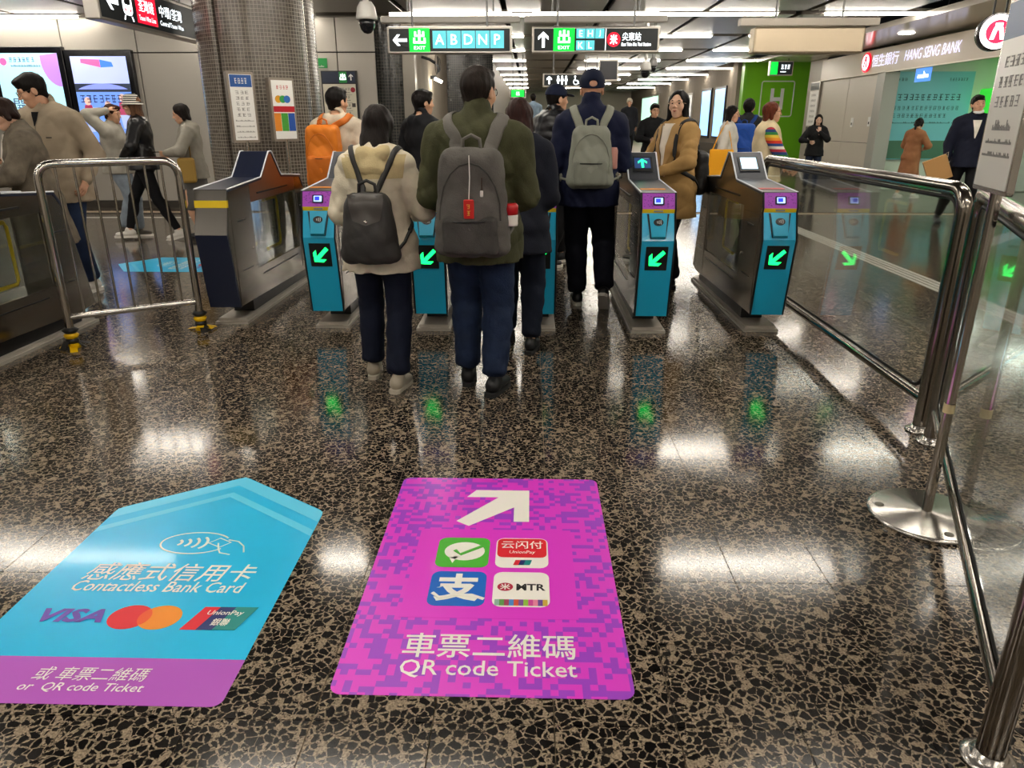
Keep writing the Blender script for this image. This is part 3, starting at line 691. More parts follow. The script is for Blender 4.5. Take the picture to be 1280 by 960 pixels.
mb = MB(); mb.box((FX0 + .1, 5, 1.55), (.2, 17, 3.3), WALL); struct(mb.build('wall_far_left'))
mb = MB(); mb.box((0, FY0 + .1, 1.55), (25.5, .2, 3.3), mat('wall_rear_paint', '#a39d94', .7)); struct(mb.build('wall_rear'))
# mosaic end pier, steel strip, concrete side wall, dark cross wall
def mosaic(name, c1, c2, grout, size, use_uv=True, rough=.25):
    m, N, L, b = rgbnode_mat(name); tc = N.new('ShaderNodeTexCoord'); br = N.new('ShaderNodeTexBrick'); br.offset = 0.; br.squash = 1.
    br.inputs['Scale'].default_value = 1.; br.inputs['Brick Width'].default_value = size; br.inputs['Row Height'].default_value = size; br.inputs['Mortar Size'].default_value = size * .07; br.inputs['Mortar Smooth'].default_value = .1
    br.inputs['Color1'].default_value = srgb(c1); br.inputs['Color2'].default_value = srgb(c2); br.inputs['Mortar'].default_value = srgb(grout); L.new(tc.outputs['UV'], br.inputs['Vector'])
    L.new(br.outputs['Color'], b.inputs['Base Color']); b.inputs['Roughness'].default_value = rough
    bp = N.new('ShaderNodeBump'); bp.inputs['Strength'].default_value = .4; bp.inputs['Distance'].default_value = .003; bp.invert = True; L.new(br.outputs['Fac'], bp.inputs['Height']); L.new(bp.outputs[0], b.inputs['Normal'])
    return m
def uv_strip(name, path, z0, z1, m, parent=None, closed=False, nz=1):
    """vertical shell along a floor path with real-size UVs"""
    P = [Vector((p[0], p[1], 0)) for p in path]; n = len(P); d = [0.]
    for i in range(1, n): d.append(d[-1] + (P[i] - P[i - 1]).length)
    vs = [(p.x, p.y, z) for p in P for z in (z0, z1)]; fs = [(2 * i, 2 * i + 2, 2 * i + 3, 2 * i + 1) for i in range(n - 1)]
    me = bpy.data.meshes.new(name); me.from_pydata(vs, [], fs); uv = me.uv_layers.new(name='UVMap')
    for lp in me.loops: vi = lp.vertex_index; uv.data[lp.index].uv = (d[vi // 2], vs[vi][2])
    me.polygons.foreach_set('use_smooth', [True] * len(fs)); me.materials.append(m); me.update()
    o = bpy.data.objects.new(name, me); COL.objects.link(o); o.parent = parent; return o
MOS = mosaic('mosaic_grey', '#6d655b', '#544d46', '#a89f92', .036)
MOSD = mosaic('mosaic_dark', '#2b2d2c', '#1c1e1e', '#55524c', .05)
mb = MB(); mb.box((-2.37, 13.25, 1.55), (.42, .3, 3.3), mat('pier_core', '#222222', .8)); pier = struct(mb.build('wall_pier'))
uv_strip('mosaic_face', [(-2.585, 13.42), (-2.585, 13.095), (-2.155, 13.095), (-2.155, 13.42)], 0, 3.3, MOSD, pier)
mb = MB(); mb.box((-2.05, 13.2, 1.55), (.2, .22, 3.3), mat('pier_strip_steel', '#9b968d', .35, .7)); struct(mb.build('trim_1'))
mb = MB(); mb.box((-2.02, 15.7, 1.55), (.14, 4.8, 3.3), CONC); struct(mb.build('wall_corridor_side'))
mb = MB(); mb.box((-1.45, 18.2, 1.55), (1.1, .3, 3.3), mat('cross_wall_core', '#222222', .8)); cw = struct(mb.build('wall_corridor_end'))
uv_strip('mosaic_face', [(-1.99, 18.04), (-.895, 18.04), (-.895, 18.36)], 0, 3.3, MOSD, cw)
mb = MB(); mb.box((-1.2, 33.2, 1.55), (.2, 30, 3.3), mat('far_left_wall_paint', '#9c9386', .6)); struct(mb.build('wall_concourse_left'))
mb = MB(); mb.box((2.6, 47.4, 1.7), (9, .2, 3.6), mat('far_end_wall_paint', '#cfc7b4', .6)); struct(mb.build('wall_end'))
# right side: far angled wall, green wall, bank front
def wall_seg(name, a, c, z0, z1, m, th=.2):
    a, c = Vector((a[0], a[1], 0)), Vector((c[0], c[1], 0)); d = c - a; mb = MB(); mb.box((a + c) / 2 + Vector((0, 0, (z0 + z1) / 2)), (d.length, th, z1 - z0), m, Matrix.Rotation(math.atan2(d.y, d.x), 3, 'Z')); return mb.build(name)
struct(wall_seg('wall_concourse_right', (6.45, 24.4), (6.1, 47.), 0, 3.3, CONC))
struct(wall_seg('baseboard_right', (6.3, 24.5), (5.95, 47.), 0, .75, mat('plinth_dark', '#4a443d', .4), .16))
GREEN = mat('green_wall_paint', '#7fcc22', .35)
mb = MB(); mb.box((7.5, 24.1, 1.55), (2.0, .2, 3.3), GREEN); gw = struct(mb.build('wall_green'))
mb = MB(); mb.box((6.46, 24.06, 1.6), (.08, .34, 3.3), mat('green_edge', '#7cc832', .35)); mb.build('edge_strip', gw)
WHITE = mat('sign_white', '#f8f8f4', .4)
Hm = frame((7.5, 23.99, 2.1), (1, 0, 0), (0, 0, 1))
mb = MB(); mb.prism([(-.2, -.3), (-.1, -.3), (-.1, -.06), (.1, -.06), (.1, -.3), (.2, -.3), (.2, .3), (.1, .3), (.1, .05), (-.1, .05), (-.1, .3), (-.2, .3)], .01, WHITE, Hm); mb.build('letter_h', gw)
mb = MB(); ring = rrect(.98, 1.0, .06, 4); mb.tube([Hm @ Vector((p[0], p[1], .005)) for p in ring], .018, WHITE, 6, closed=True); mb.build('letter_frame', gw)
mb = MB(); mb.box((7.5, 23.97, .12), (2.0, .06, .24), mat('skirting_dark', '#3a352f', .5)); struct(mb.build('baseboard_green'))
BX = 7.45
CREAM = mat('bank_cream_panel', '#cfc8ba', .35); mb = MB(); mb.box((BX + .12, 20.7, 1.55), (.24, 1.15, 3.3), mat('stone_side', '#a59d90', .4)); struct(mb.build('wall_right_end'))
mb = MB(); mb.box((BX + .12, 18.35, 1.5), (.22, 3.5, 3.1), mat('wall_joint_dark', '#2a2826', .8)); wr = struct(mb.build('wall_right'))
for y0, y1 in ((18.5, 20.1), (16.9, 18.5)):
    for z0, z1 in ((.32, 1.0), (1.0, 2.42)):
        mb = MB(); mb.box((BX, (y0 + y1) / 2, (z0 + z1) / 2), (.05, y1 - y0 - .012, z1 - z0 - .012), CREAM, bev=.004); mb.build('wall_panel', wr)
mb = MB(); mb.box((BX - .02, 18.5, .15), (.08, 3.3, .30), mat('skirting_dark', '#3a352f', .5)); struct(mb.build('baseboard_bank'))
mb = MB(); mb.box((BX + .04, 16.68, 1.21), (.3, .36, 2.42), mat('bank_pier_grey', '#a9aaa2', .35)); struct(mb.build('trim_2'))
mb = MB(); mb.box((BX - .02, 15.1, 2.66), (.12, 10.2, .48), mat('bank_fascia', '#cdbfa8', .3)); fascia = struct(mb.build('wall_fascia'))
mb = MB(); mb.box((BX - .1, 15.1, 2.42), (.02, 10.2, .02), mat('fascia_edge', '#f0e6d0', .3)); mb.build('lower_edge', fascia)
mb = MB(); mb.box((6.85, 14.2, 3.0), (1.6, 14.5, .09), mat('bulkhead_gloss', '#d6d0c6', .16)); struct(mb.build('ceiling_bulkhead'))
for y in (11.0, 14.6): 
    mb = MB(); mb.lathe([(.12, -.01), (.14, 0), (.14, .02)], (6.75, y, 2.945), lit('downlight', '#fff4e0', 8), 20); tag(mb.build('downlight'), 'small recessed round downlight in the glossy bulkhead before the bank', 'downlight', 'bank downlights')
# bank interior
mb = MB(); mb.box((11.7, 13.4, 1.55), (.2, 8.4, 3.1), mat('bank_inner_wall', '#d3dccb', .5)); struct(mb.build('wall_bank_back'))
mb = MB(); mb.box((9.7, 17.4, 1.55), (4.2, .2, 3.1), mat('bank_inner_wall', '#d3dccb', .5)); struct(mb.build('wall_bank_far'))
mb = MB(); mb.box((9.7, 9.3, 1.55), (4.2, .2, 3.1), mat('bank_inner_wall', '#d3dccb', .5)); struct(mb.build('wall_bank_near'))
mb = MB(); mb.box((9.6, 13.3, 2.85), (4.0, 7.9, .06), mat('bank_ceiling', '#e8ece0', .5)); struct(mb.build('ceiling_bank'))
for y in (11.2, 13.2, 15.2):
    t = thing('panel_light', 'square white panel light in the bank ceiling', 'ceiling light', (9.2, y, 2.8), 0, 'bank panel lights'); mb = MB(); mb.box((0, 0, 0), (.62, .62, .03), HOUS); mb.build('frame', t); mb = MB(); mb.box((0, 0, -.012), (.56, .56, .02), lit('panel_glow', '#f4fff0', 26)); mb.build('diffuser', t)
mb = MB(); mb.box((12.4, 4., 1.55), (.2, 15, 3.3), WALL); struct(mb.build('wall_near_right'))
mb = MB(); mb.box((7.6, 3.2, 1.55), (.2, 12.0, 3.3), mat('near_right_panel', '#b9b1a4', .4)); struct(mb.build('wall_right_near'))
# ---- the round mosaic column with its dark slots
col_t = thing('column', 'round grey mosaic-clad column with dark vertical slots behind the ticket gates', 'column', (-3.0, 8.65, 0))
def arc(cx, cy, r, a0, a1, n=14): return [(cx + r * math.cos(R(a0 + (a1 - a0) * i / n)), cy + r * math.sin(R(a0 + (a1 - a0) * i / n))) for i in range(n + 1)]
mb = MB(); mb.lathe([(.55, 0), (.55, 3.4)], (0, 0, 0), mat('column_core', '#1d1512', .7), 40); mb.build('core', col_t)
for a0, a1 in ((252, 340), (345, 425), (70, 160), (165, 247)):
    pa = arc(0, 0, .625, a0, a1, 16); pa = [arc(0, 0, .56, a0, a0, 1)[0]] + pa + [arc(0, 0, .56, a1, a1, 1)[0]]
    uv_strip('mosaic_shell', pa, 0, 3.4, MOS, col_t)
for a in (250, 342.5, 67, 162):
    mb = MB(); c = (.6 * math.cos(R(a + 2)), .6 * math.sin(R(a + 2))); mb.tube([(c[0], c[1], 0), (c[0], c[1], 3.4)], .012, STEEL(), 8); mb.build('edge_rod', col_t)
# ================================================================== ticket gates
BLUE = mat('gate_blue', '#10a6d0', .32, coat=.3); NAVY = mat('gate_navy', '#141c33', .35); BLK = mat('gate_black', '#0c0d0f', .35); YEL = mat('gate_yellow', '#e8c81c', .4)
PURP = mat('gate_purple', '#a846c0', .4); GSTEEL = mat('gate_steel', '#a39c93', .22, 1., bump=.02, bscale=6, stretch=(1, 1, 12)); DST = mat('gate_dark_console', '#3a3d44', .35, .3); WED = mat('gate_white_edge', '#dfe3ea', .25)
GLASS = mat('clear_glass', '#eef4f2', .02, trans=1., ior=1.45); GRN = lit('arrow_green', '#10f060', 3.2); ORANGE_REFL = mat('gate_orange_reflection', '#9a6a4c', .28, .8)  # brown metal: orange reflection on the steel top beam, painted into its colour
def yz(poly, w, x0=0.):
    """matrix + polygon helper: polygon given as (y,z), extruded along x, centred on x0"""
    M = Matrix(((0, 0, 1, x0 - w / 2), (1, 0, 0, 0), (0, 1, 0, 0), (0, 0, 0, 1))); return M
def prof(mb, poly, w, m, x0=0.): mb.prism(poly, w, m, yz(poly, w, x0)); return mb
ARROW = [(-.5, -.12), (.12, -.12), (.12, -.42), (.5, 0), (.12, .42), (.12, .12), (-.5, .12)]
ARROW2 = [(-.5, -.1), (.22, -.1), (-.02, -.36), (.2, -.36), (.52, 0), (.2, .36), (-.02, .36), (.22, .1), (-.5, .1)]
def arrow_poly(size, ang, cx=0., cy=0., P=ARROW2):
    c, s = math.cos(R(ang)), math.sin(R(ang)); return [(cx + size * (x * c - y * s), cy + size * (x * s + y * c)) for x, y in P]
DSTEEL = mat('gate_steel_dark', '#55524e', .3, .9)
def gate(label, x, y0, kind, screen='arrow', group=None, side=None):
    t = thing('ticket_gate', label, 'ticket gate', (x, y0, 0), 0, group); w = .226; front = kind == 'entry'
    mb = MB()
    prof(mb, [(-.07, .692), (-.008, .875), (.02, .99), (.43, 1.0), (.43, .145), (.02, .15)], w, GSTEEL)
    prof(mb, [(.43, .87), (.43, 1.0), (.695, 1.02), (.925, 1.205), (1.0, 1.205), (1.19, 1.01), (1.53, .985), (1.53, .87)], w, side or GSTEEL)
    prof(mb, [(1.53, .985), (1.70, .975), (1.78, .885), (1.95, .145), (1.74, .115), (1.53, .125)], w, GSTEEL)
    prof(mb, [(.43, .145), (.43, .36), (1.53, .36), (1.53, .125)], w, GSTEEL); mb.build('body', t)
    # door leaves, slots and locks on both sides
    for e in (-1, 1):
        mb = MB(); 
        prof(mb, [(.02, .19), (.02, .84), (.40, .84), (.40, .19)], .004, GSTEEL, e * (w / 2 + .002)); d = mb.build('service_door', t)
        mb = MB(); mb.box((e * (w / 2 + .005), .2, .76), (.004, .16, .010), BLK); mb.build('slot', d); mb = MB(); mb.box((e * (w / 2 + .005), .22, .40), (.004, .2, .006), BLK); mb.build('slot', d)
        mb = MB(); mb.lathe([(.012, 0), (.012, .006), (.007, .008)], (e * (w / 2 + .004), .36, .53), CHROME(), 12, Matrix.Rotation(R(90 * e), 3, 'Y')); mb.build('lock', d)
        mb = MB(); prof(mb, [(1.56, .17), (1.56, .84), (1.76, .84), (1.90, .2)], .004, GSTEEL, e * (w / 2 + .002)); d = mb.build('rear_door', t)
        mb = MB(); mb.box((e * (w / 2 + .005), 1.68, .72), (.004, .14, .010), BLK); mb.build('slot', d); mb = MB(); mb.box((e * (w / 2 + .005), 1.72, .36), (.004, .16, .006), BLK); mb.build('slot', d)
        mb = MB(); mb.box((e * (w / 2 + .003), .95, .925), (.005, .75, .012), BLK); mb.build('sensor_slot', t)
        mb = MB(); mb.box((e * (w / 2 + .003), .98, .30), (.005, .9, .008), BLK); mb.build('panel_joint', t)
        mb = MB(); prof(mb, [(.44, .365), (.44, .865), (1.52, .865), (1.52, .365)], .006, GLASS, e * (w / 2 - .012)); mb.build('window_pane', t)
        path = [(e * (w / 2 + .003), a, b_) for a, b_ in ((.0, 1.0), (.695, 1.036), (.93, 1.222), (1.0, 1.222), (1.19, 1.026), (1.71, .99))]
        mb = MB(); mb.tube(path, .0065, WED if not front or screen != 'x' else BLK, 6); mb.build('edge_trim', t)
        if front:
            mb = MB(); mb.tube([(e * (w / 2 + .002), a, b_) for a, b_ in ((0, 1.0), (-.04, .897), (-.032, .869), (-.095, .692), (-.012, .15))], .007, BLK, 6); mb.build('front_edge', t)
    # flap and post behind the window
    mb = MB(); mb.tube([(0, .82, .36), (0, .82, .87)], .022, CHROME(), 12); mb.build('flap_post', t)
    mb = MB(); mb.tube([(0, .82, .37), (0, .82, .38)], .04, CHROME(), 16); mb.build('post_foot', t)
    mb = MB(); mb.tube([(0, a, b_) for a, b_ in ((1.0, .42), (1.3, .42), (1.32, .45), (1.32, .80), (1.3, .83), (1.0, .83))], .014, YEL, 8); fo = mb.build('flap_edge', t)
    mb = MB(); mb.box((0, 1.12, .625), (.008, .36, .38), GLASS); mb.build('flap_leaf', fo)
    # black recess, foot plate
    mb = MB(); mb.box((0, 1.06, .085), (.16, 1.46, .11), BLK); mb.build('plinth', t)
    FPM = mat('foot_plate_steel', '#bdb7ad', .42, .45); mb = MB(); mb.prism([(-.125, .06), (.125, .06), (.125, 1.93), (-.125, 1.93)], .02, FPM); mb.prism([(-.11, .09), (.11, .09), (.11, 1.90), (-.11, 1.90)], .02, FPM, None, .02); mb.build('foot_plate', t)
    # top covers
    cover = DST if front else NAVY
    mb = MB(); prof(mb, [(-.004, 1.0), (.695, 1.036), (.695, 1.016), (.01, .98)], w + .006, cover); console = mb.build('console', t)
    mb = MB(); prof(mb, [(.695, 1.036), (.93, 1.222), (1.0, 1.222), (1.0, 1.2), (.93, 1.2), (.70, 1.016)], w + .006, cover); sp = mb.build('screen_hood', t)
    mb = MB(); prof(mb, [(1.0, 1.222), (1.19, 1.026), (1.71, .99), (1.79, .888), (1.77, .88), (1.70, .97), (1.19, 1.006), (1.0, 1.2)], w + .006, NAVY if not front else BLK); mb.build('rear_cover', t)
    # front fascia
    def slab(a, c, m, name, ww=w + .004, th=.022, parent=t):
        mb = MB(); prof(mb, [a, c, (c[0] + th, c[1]), (a[0] + th, a[1])], ww, m); return mb.build(name, parent)
    F0 = lambda a, c, u, off=.0: (lambda d: frame((0, a[0] + (c[0] - a[0]) * u, a[1] + (c[1] - a[1]) * u), (1, 0, 0), (0, -(c[0] - a[0]), -(c[1] - a[1]))))(0)
    if front:
        hd = slab((0, 1.0), (-.04, .897), PURP, 'scanner_head'); M = F0((0, 1.0), (-.04, .897), .52)
        mb = MB(); mb.prism(rrect(.075, .056, .006, 2, .0), .008, BLK, M); wd = mb.build('scanner_bezel', hd if False else t)
        mb = MB(); mb.prism(rrect(.055, .040, .004, 2, .0), .010, lit('scanner_glow', '#9fb8ff', 1.3), M); mb.prism([(-.02, -.012), (.012, -.012), (.012, .014), (-.02, .014)], .0112, lit('scanner_blue', '#2038c8', 1.), M); mb.build('scanner_window', wd)
        rng2 = random.Random(int(x * 100)); mb = MB()
        for _ in range(60):
            px, pz = rng2.uniform(-.105, .105), rng2.uniform(-.045, .045)
            if abs(px) < .045 and abs(pz) < .034: continue
            s_ = rng2.choice((.004, .006)); mb.prism([(px, pz), (px + s_ * 1.5, pz), (px + s_ * 1.5, pz + s_), (px, pz + s_)], .001, mat('purple_dark', '#7a2f96', .4), M)
        mb.build('pixel_pattern', hd)['kind'] = 'stuff'
        yb = slab((-.04, .897), (-.032, .869), YEL, 'yellow_band', w + .008); M = F0((-.04, .897), (-.032, .869), .5)
        mb = MB(); mb.box(M @ Vector((-.0, 0, .002)), (.062, .003, .010), mat('band_label', '#7d8590', .4)); mb.build('band_label', yb)
        up = slab((-.032, .869), (-.095, .692), BLUE, 'upper_panel'); M = F0((-.032, .869), (-.095, .692), .5)
        mb = MB(); mb.prism([(-.075, .088), (.075, .088), (.052, -.08), (-.052, -.08)], .004, BLK, M); mb.build('reader_recess', up)
        mb = MB(); vs = [M @ Vector(v) for v in ((-.062, .088, .004), (.062, .088, .004), (.046, -.072, .03), (-.046, -.072, .03), (-.062, .088, .0), (.062, .088, .0), (.046, -.082, .0), (-.046, -.082, .0))]
        mb.add(vs, [(3, 2, 1, 0), (0, 4, 7, 3), (1, 2, 6, 5), (3, 7, 6, 2), (0, 1, 5, 4)], mat('reader_blue', '#23a0c4', .3)); rd = mb.build('card_reader', t)
        Mr = frame(M @ Vector((0, .028, .0145)), M.to_3x3() @ Vector((1, 0, 0)), (M.to_3x3() @ Vector((0, .16, -.026))).normalized())
        mb = MB(); mb.prism(ellipse(.033, .025), .003, BLK, Mr)
        for k in range(4): mb.tube([Mr @ Vector((-.012 + k * .008 + .006 * math.cos(R(a)) * (.6 + .2 * k), (.006 + .0022 * k) * math.sin(R(a)) * 1.4, .0036)) for a in range(-60, 61, 20)], .0011, WHITE, 5)
        mb.build('reader_pad', rd)
        lp = slab((-.095, .692), (-.012, .15), BLUE, 'lower_panel'); M = F0((-.095, .692), (-.012, .15), .225)
        mb = MB(); mb.prism(rrect(.150, .168, .004, 2), .003, BLK, M); ds = mb.build('arrow_display', t)
        mb = MB(); mb.prism(arrow_poly(.135, 225, .002, .0), .0015, GRN, M, .003); mb.build('green_arrow', ds)
        # screen on the hood
        M = frame((0, .815, 1.131), (1, 0, 0), (0, .235, .186)); M = frame(M @ Vector((0, 0, .004)), (1, 0, 0), (0, .235, .186))
        mb = MB(); mb.prism(rrect(.155, .165, .006, 2, 0, .01), .003, BLK, M); sb = mb.build('screen_bezel', sp)
        mb = MB()
        if screen == 'arrow':
            mb.prism(rrect(.122, .115, .002, 2, 0, .02), .0045, lit('screen_navy', '#1d3560', .8), M); mb.prism(arrow_poly(.095, 90, 0, .015, ARROW2), .006, lit('screen_arrow', '#20e890', 2.), M); mb.box(M @ Vector((.03, .068, .005)), (.04, .002, .002), WHITE)
        else:
            mb.prism(rrect(.122, .125, .002, 2, 0, .015), .0045, lit('screen_pale', '#b9d9ee', 1.3), M)
            for r_ in range(4):
                for c_ in range(4): mb.prism([(-.05 + c_ * .026, -.03 + r_ * .027), (-.032 + c_ * .026, -.03 + r_ * .027), (-.032 + c_ * .026, -.018 + r_ * .027), (-.05 + c_ * .026, -.018 + r_ * .027)], .0052, lit('screen_icon', '#9fc6e2', 1.2), M)
        mb.build('screen', sp)
        M = frame((0, .16, 1.0095), (1, 0, 0), (0, .699, .036)); mb = MB(); mb.prism([(-.1, -.03), (.07, -.03), (.07, .03), (-.1, .03)], .0025, mat('console_label_orange', '#d8882a', .5) if screen == 'arrow' else mat('console_label_red', '#b8323a', .5), M)
        mb.build('console_label', console)
    else:
        slab((0, 1.0), (-.025, .925), DSTEEL, 'head_panel'); slab((-.025, .925), (-.03, .875), YEL, 'yellow_band', w + .008); slab((-.03, .875), (-.095, .692), DSTEEL, 'upper_panel'); slab((-.095, .692), (-.012, .15), NAVY, 'lower_panel')
    return t
gate('blue ticket gate next to the person with the orange backpack', -1.47, 5.13, 'entry')
gate('blue ticket gate half hidden between the cream jacket and the green jacket', -.707, 5.07, 'entry')
gate('blue ticket gate half hidden behind the dark-coated woman', .066, 5.08, 'entry')
gate('blue ticket gate with green arrow screen beside the tan trench coat', .862, 5.04, 'entry')
gate('blue ticket gate with pale blank screen beside the glass railing', 1.695, 5.1, 'entry', 'pale')
gate('navy and steel ticket gate seen in front of the mosaic column', -2.262, 5.22, 'exit', side=ORANGE_REFL)
gate('steel ticket gate end standing left of the taped crowd barrier', -3.45, 3.42, 'exit')
# ================================================================== floor stickers
CY = mat('decal_cyan', '#12bcee', .3, coat=.25, var=.04, vscale=5); CYL = mat('decal_cyan_light', '#5cd0f4', .3, coat=.25); DP = mat('decal_purple', '#b454c2', .3, coat=.25); DW = mat('decal_white', '#f1efe6', .4)
DRED = mat('decal_red', '#e02030', .4); DOR = mat('decal_orange', '#f09020', .4); DOV = mat('decal_red_orange', '#ea5a28', .4); VIO = mat('decal_violet', '#6a4fb0', .4); DBL = mat('decal_blue', '#1668c8', .35); DGR = mat('decal_green', '#4fb83a', .35); DNV = mat('decal_navy', '#1c2c6a', .4); DTE = mat('decal_teal', '#0f8a86', .4)
def flat(mb, poly, z, m, th=.0006): mb.prism(poly, th, m, None, z)
def gtext(mb, s, x0, x1, y, h, m, z=.0032, shear=0., bold=0.): put_text(mb, s, .1, m, GROUND, (x0 + x1) / 2, y, z, fit=(x1 - x0, h), shear=shear, bold=bold)
def rounded(poly, r, n=4):
    out = []; N_ = len(poly)
    for i in range(N_):
        p = Vector(poly[i]); a = Vector(poly[i - 1]) - p; b_ = Vector(poly[(i + 1) % N_]) - p; a.normalize(); b_.normalize(); s0 = p + a * r; s1 = p + b_ * r
        for k in range(n + 1): t = k / n; out.append(tuple(s0 * (1 - t) ** 2 + p * 2 * t * (1 - t) + s1 * t * t))
    return out
def card_sticker(label, loc=(0, 0, 0), rz=0., full=True, s=1.):
    t = thing('floor_sticker', label, 'floor sticker', loc, rz); X0, X1 = -1.632, -.806
    mb = MB(); flat(mb, [(X0, 1.66), (X1, 1.66)] + rounded([(X1, 1.66), (X1, 2.5), (-1.222, 2.785), (X0, 2.505), (X0, 1.66)], .03)[5:20], .0006, CY); mb.build('cyan_sheet', t)
    mb = MB(); flat(mb, rounded([(X0, 1.482), (X1, 1.482)], .0) if False else [(X0, 1.66)] + [(X0 + .03 - .03 * math.cos(R(a)), 1.512 - .03 * math.sin(R(a))) for a in range(0, 91, 15)] + [(X1 - .03 + .03 * math.sin(R(a)), 1.512 - .03 * math.cos(R(a))) for a in range(0, 91, 15)] + [(X1, 1.66)], .0006, DP); mb.build('purple_band', t)
    mb = MB()
    for d0, d1 in ((.0, .075), (.135, .175)): flat(mb, [(X0 + .003, 2.5 - d1), (-1.222, 2.78 - d1), (X1 - .003, 2.495 - d1), (X1 - .003, 2.495 - d0), (-1.222, 2.78 - d0), (X0 + .003, 2.5 - d0)], .0014, CYL)
    mb.build('chevron_bands', t)
    mb = MB(); mb.tube([(-1.215 + .125 * math.cos(a), 2.262 + .07 * math.sin(a), .0016) for a in [R(i * 10) for i in range(3, 34)]], .0035, DW, 6, flat=(1, .3), up=(0, 0, 1))
    for k in range(4): mb.tube([(-1.285 + k * .026 + .02 * math.cos(R(a)) * (1 + .25 * k), 2.262 + (.018 + .008 * k) * math.sin(R(a)), .0016) for a in range(-60, 61, 15)], .0055, DW, 6, flat=(1, .3), up=(0, 0, 1))
    hp = [(-1.165, 2.262), (-1.135, 2.295), (-1.085, 2.268), (-1.115, 2.235)]; mb.tube([(x, y, .0018) for x, y in hp], .003, DW, 6, closed=True, flat=(1, .3), up=(0, 0, 1))
    mb.tube([(x, y, .0016) for x, y in ((-1.10, 2.285), (-1.06, 2.275), (-1.03, 2.245), (-1.015, 2.205))], .003, DW, 6, flat=(1, .3), up=(0, 0, 1)); mb.tube([(x, y, .0016) for x, y in ((-1.13, 2.262), (-1.115, 2.225), (-1.10, 2.20), (-1.06, 2.19))], .003, DW, 6, flat=(1, .3), up=(0, 0, 1)); mb.build('tap_card_symbol', t)
    mb = MB(); gtext(mb, '感應式信用卡', -1.505, -.925, 2.078, .105, DW, shear=.15, bold=.0006); gtext(mb, 'Contactless Bank Card', -1.505, -.935, 1.995, .058, DW, shear=.15, bold=.0008); mb.build('lettering', t)
    mb = MB(); gtext(mb, 'VISA', -1.52, -1.31, 1.842, .066, VIO, shear=.2, bold=.004); mb.build('card_mark', t)
    mb = MB(); flat(mb, ellipse(.066, .058, 28, -1.235, 1.84), .0014, DRED); flat(mb, ellipse(.066, .058, 28, -1.14, 1.84), .0018, DOR); lens = [p for p in ellipse(.066, .058, 48, -1.235, 1.84) if ((p[0] + 1.14) / .066) ** 2 + ((p[1] - 1.84) / .058) ** 2 < 1] + [p for p in ellipse(.066, .058, 48, -1.14, 1.84) if ((p[0] + 1.235) / .066) ** 2 + ((p[1] - 1.84) / .058) ** 2 < 1]; flat(mb, sorted(lens, key=lambda p: math.atan2(p[1] - 1.84, p[0] + 1.1875)), .0026, DOV); mb.build('card_mark', t)
    mb = MB()
    for k, m_ in enumerate((DRED, DNV, DTE)): x = -1.055 + k * .05; flat(mb, [(x, 1.785), (x + .07, 1.785), (x + .105, 1.895), (x + .035, 1.895)], .0014 + k * .0005, m_)
    gtext(mb, 'UnionPay', -1.0, -.885, 1.862, .028, DW, .0038, .2, .001); gtext(mb, '銀聯', -.97, -.915, 1.82, .035, DW, .0038, .15, .001); mb.build('card_mark', t)
    mb = MB(); gtext(mb, '或 車票二維碼', -1.37, -1.05, 1.592, .052, DW, shear=.15); gtext(mb, 'or  QR code Ticket', -1.385, -1.04, 1.54, .036, DW, shear=.15, bold=.0006); mb.build('lettering', t)
    return t
card_sticker('large cyan and purple arrow sticker reading Contactless Bank Card on the floor')
c2 = card_sticker('cyan arrow sticker on the floor far behind the crowd barrier', (-1.67, 8.92, 0), 90)
# magenta ticket sticker with a pixel-pattern ground
m, N, L, b = rgbnode_mat('decal_magenta_pixels'); g = N.new('ShaderNodeNewGeometry'); sc = N.new('ShaderNodeVectorMath'); sc.operation = 'SCALE'; sc.inputs['Scale'].default_value = 46; L.new(g.outputs['Position'], sc.inputs[0])
fl_ = N.new('ShaderNodeVectorMath'); fl_.operation = 'FLOOR'; L.new(sc.outputs[0], fl_.inputs[0]); ml = N.new('ShaderNodeVectorMath'); ml.operation = 'MULTIPLY'; ml.inputs[1].default_value = (1, 1, 0); L.new(fl_.outputs[0], ml.inputs[0])
wn = N.new('ShaderNodeTexWhiteNoise'); L.new(ml.outputs[0], wn.inputs['Vector']); sc2 = N.new('ShaderNodeVectorMath'); sc2.operation = 'SCALE'; sc2.inputs['Scale'].default_value = .23; L.new(ml.outputs[0], sc2.inputs[0]); ns = N.new('ShaderNodeTexNoise'); ns.inputs['Scale'].default_value = 1.; L.new(sc2.outputs[0], ns.inputs['Vector'])
ad = N.new('ShaderNodeMath'); ad.operation = 'ADD'; L.new(wn.outputs['Value'], ad.inputs[0]); L.new(ns.outputs['Fac'], ad.inputs[1]); gt = N.new('ShaderNodeMath'); gt.operation = 'GREATER_THAN'; gt.inputs[1].default_value = 1.08; L.new(ad.outputs[0], gt.inputs[0])
mx = N.new('ShaderNodeMix'); mx.data_type = 'RGBA'; mx.inputs['A'].default_value = srgb('#e23cd0'); mx.inputs['B'].default_value = srgb('#a040cc'); L.new(gt.outputs[0], mx.inputs['Factor']); L.new(mx.outputs['Result'], b.inputs['Base Color']); b.inputs['Roughness'].default_value = .3; b.inputs['Coat Weight'].default_value = .25
PIX = m; MAG = mat('decal_magenta', '#e23cd0', .3, coat=.25)
t = thing('floor_sticker', 'magenta sticker with four payment icons reading QR code Ticket on the floor', 'floor sticker')
mb = MB(); flat(mb, rrect(.828, 1.262, .035, 5, -.121, 2.166), .0006, PIX); mb.build('magenta_sheet', t)
mb = MB(); flat(mb, [(-.40, 1.86), (.16, 1.86), (.16, 2.38), (-.40, 2.38)], .0014, MAG); mb.build('plain_field', t)
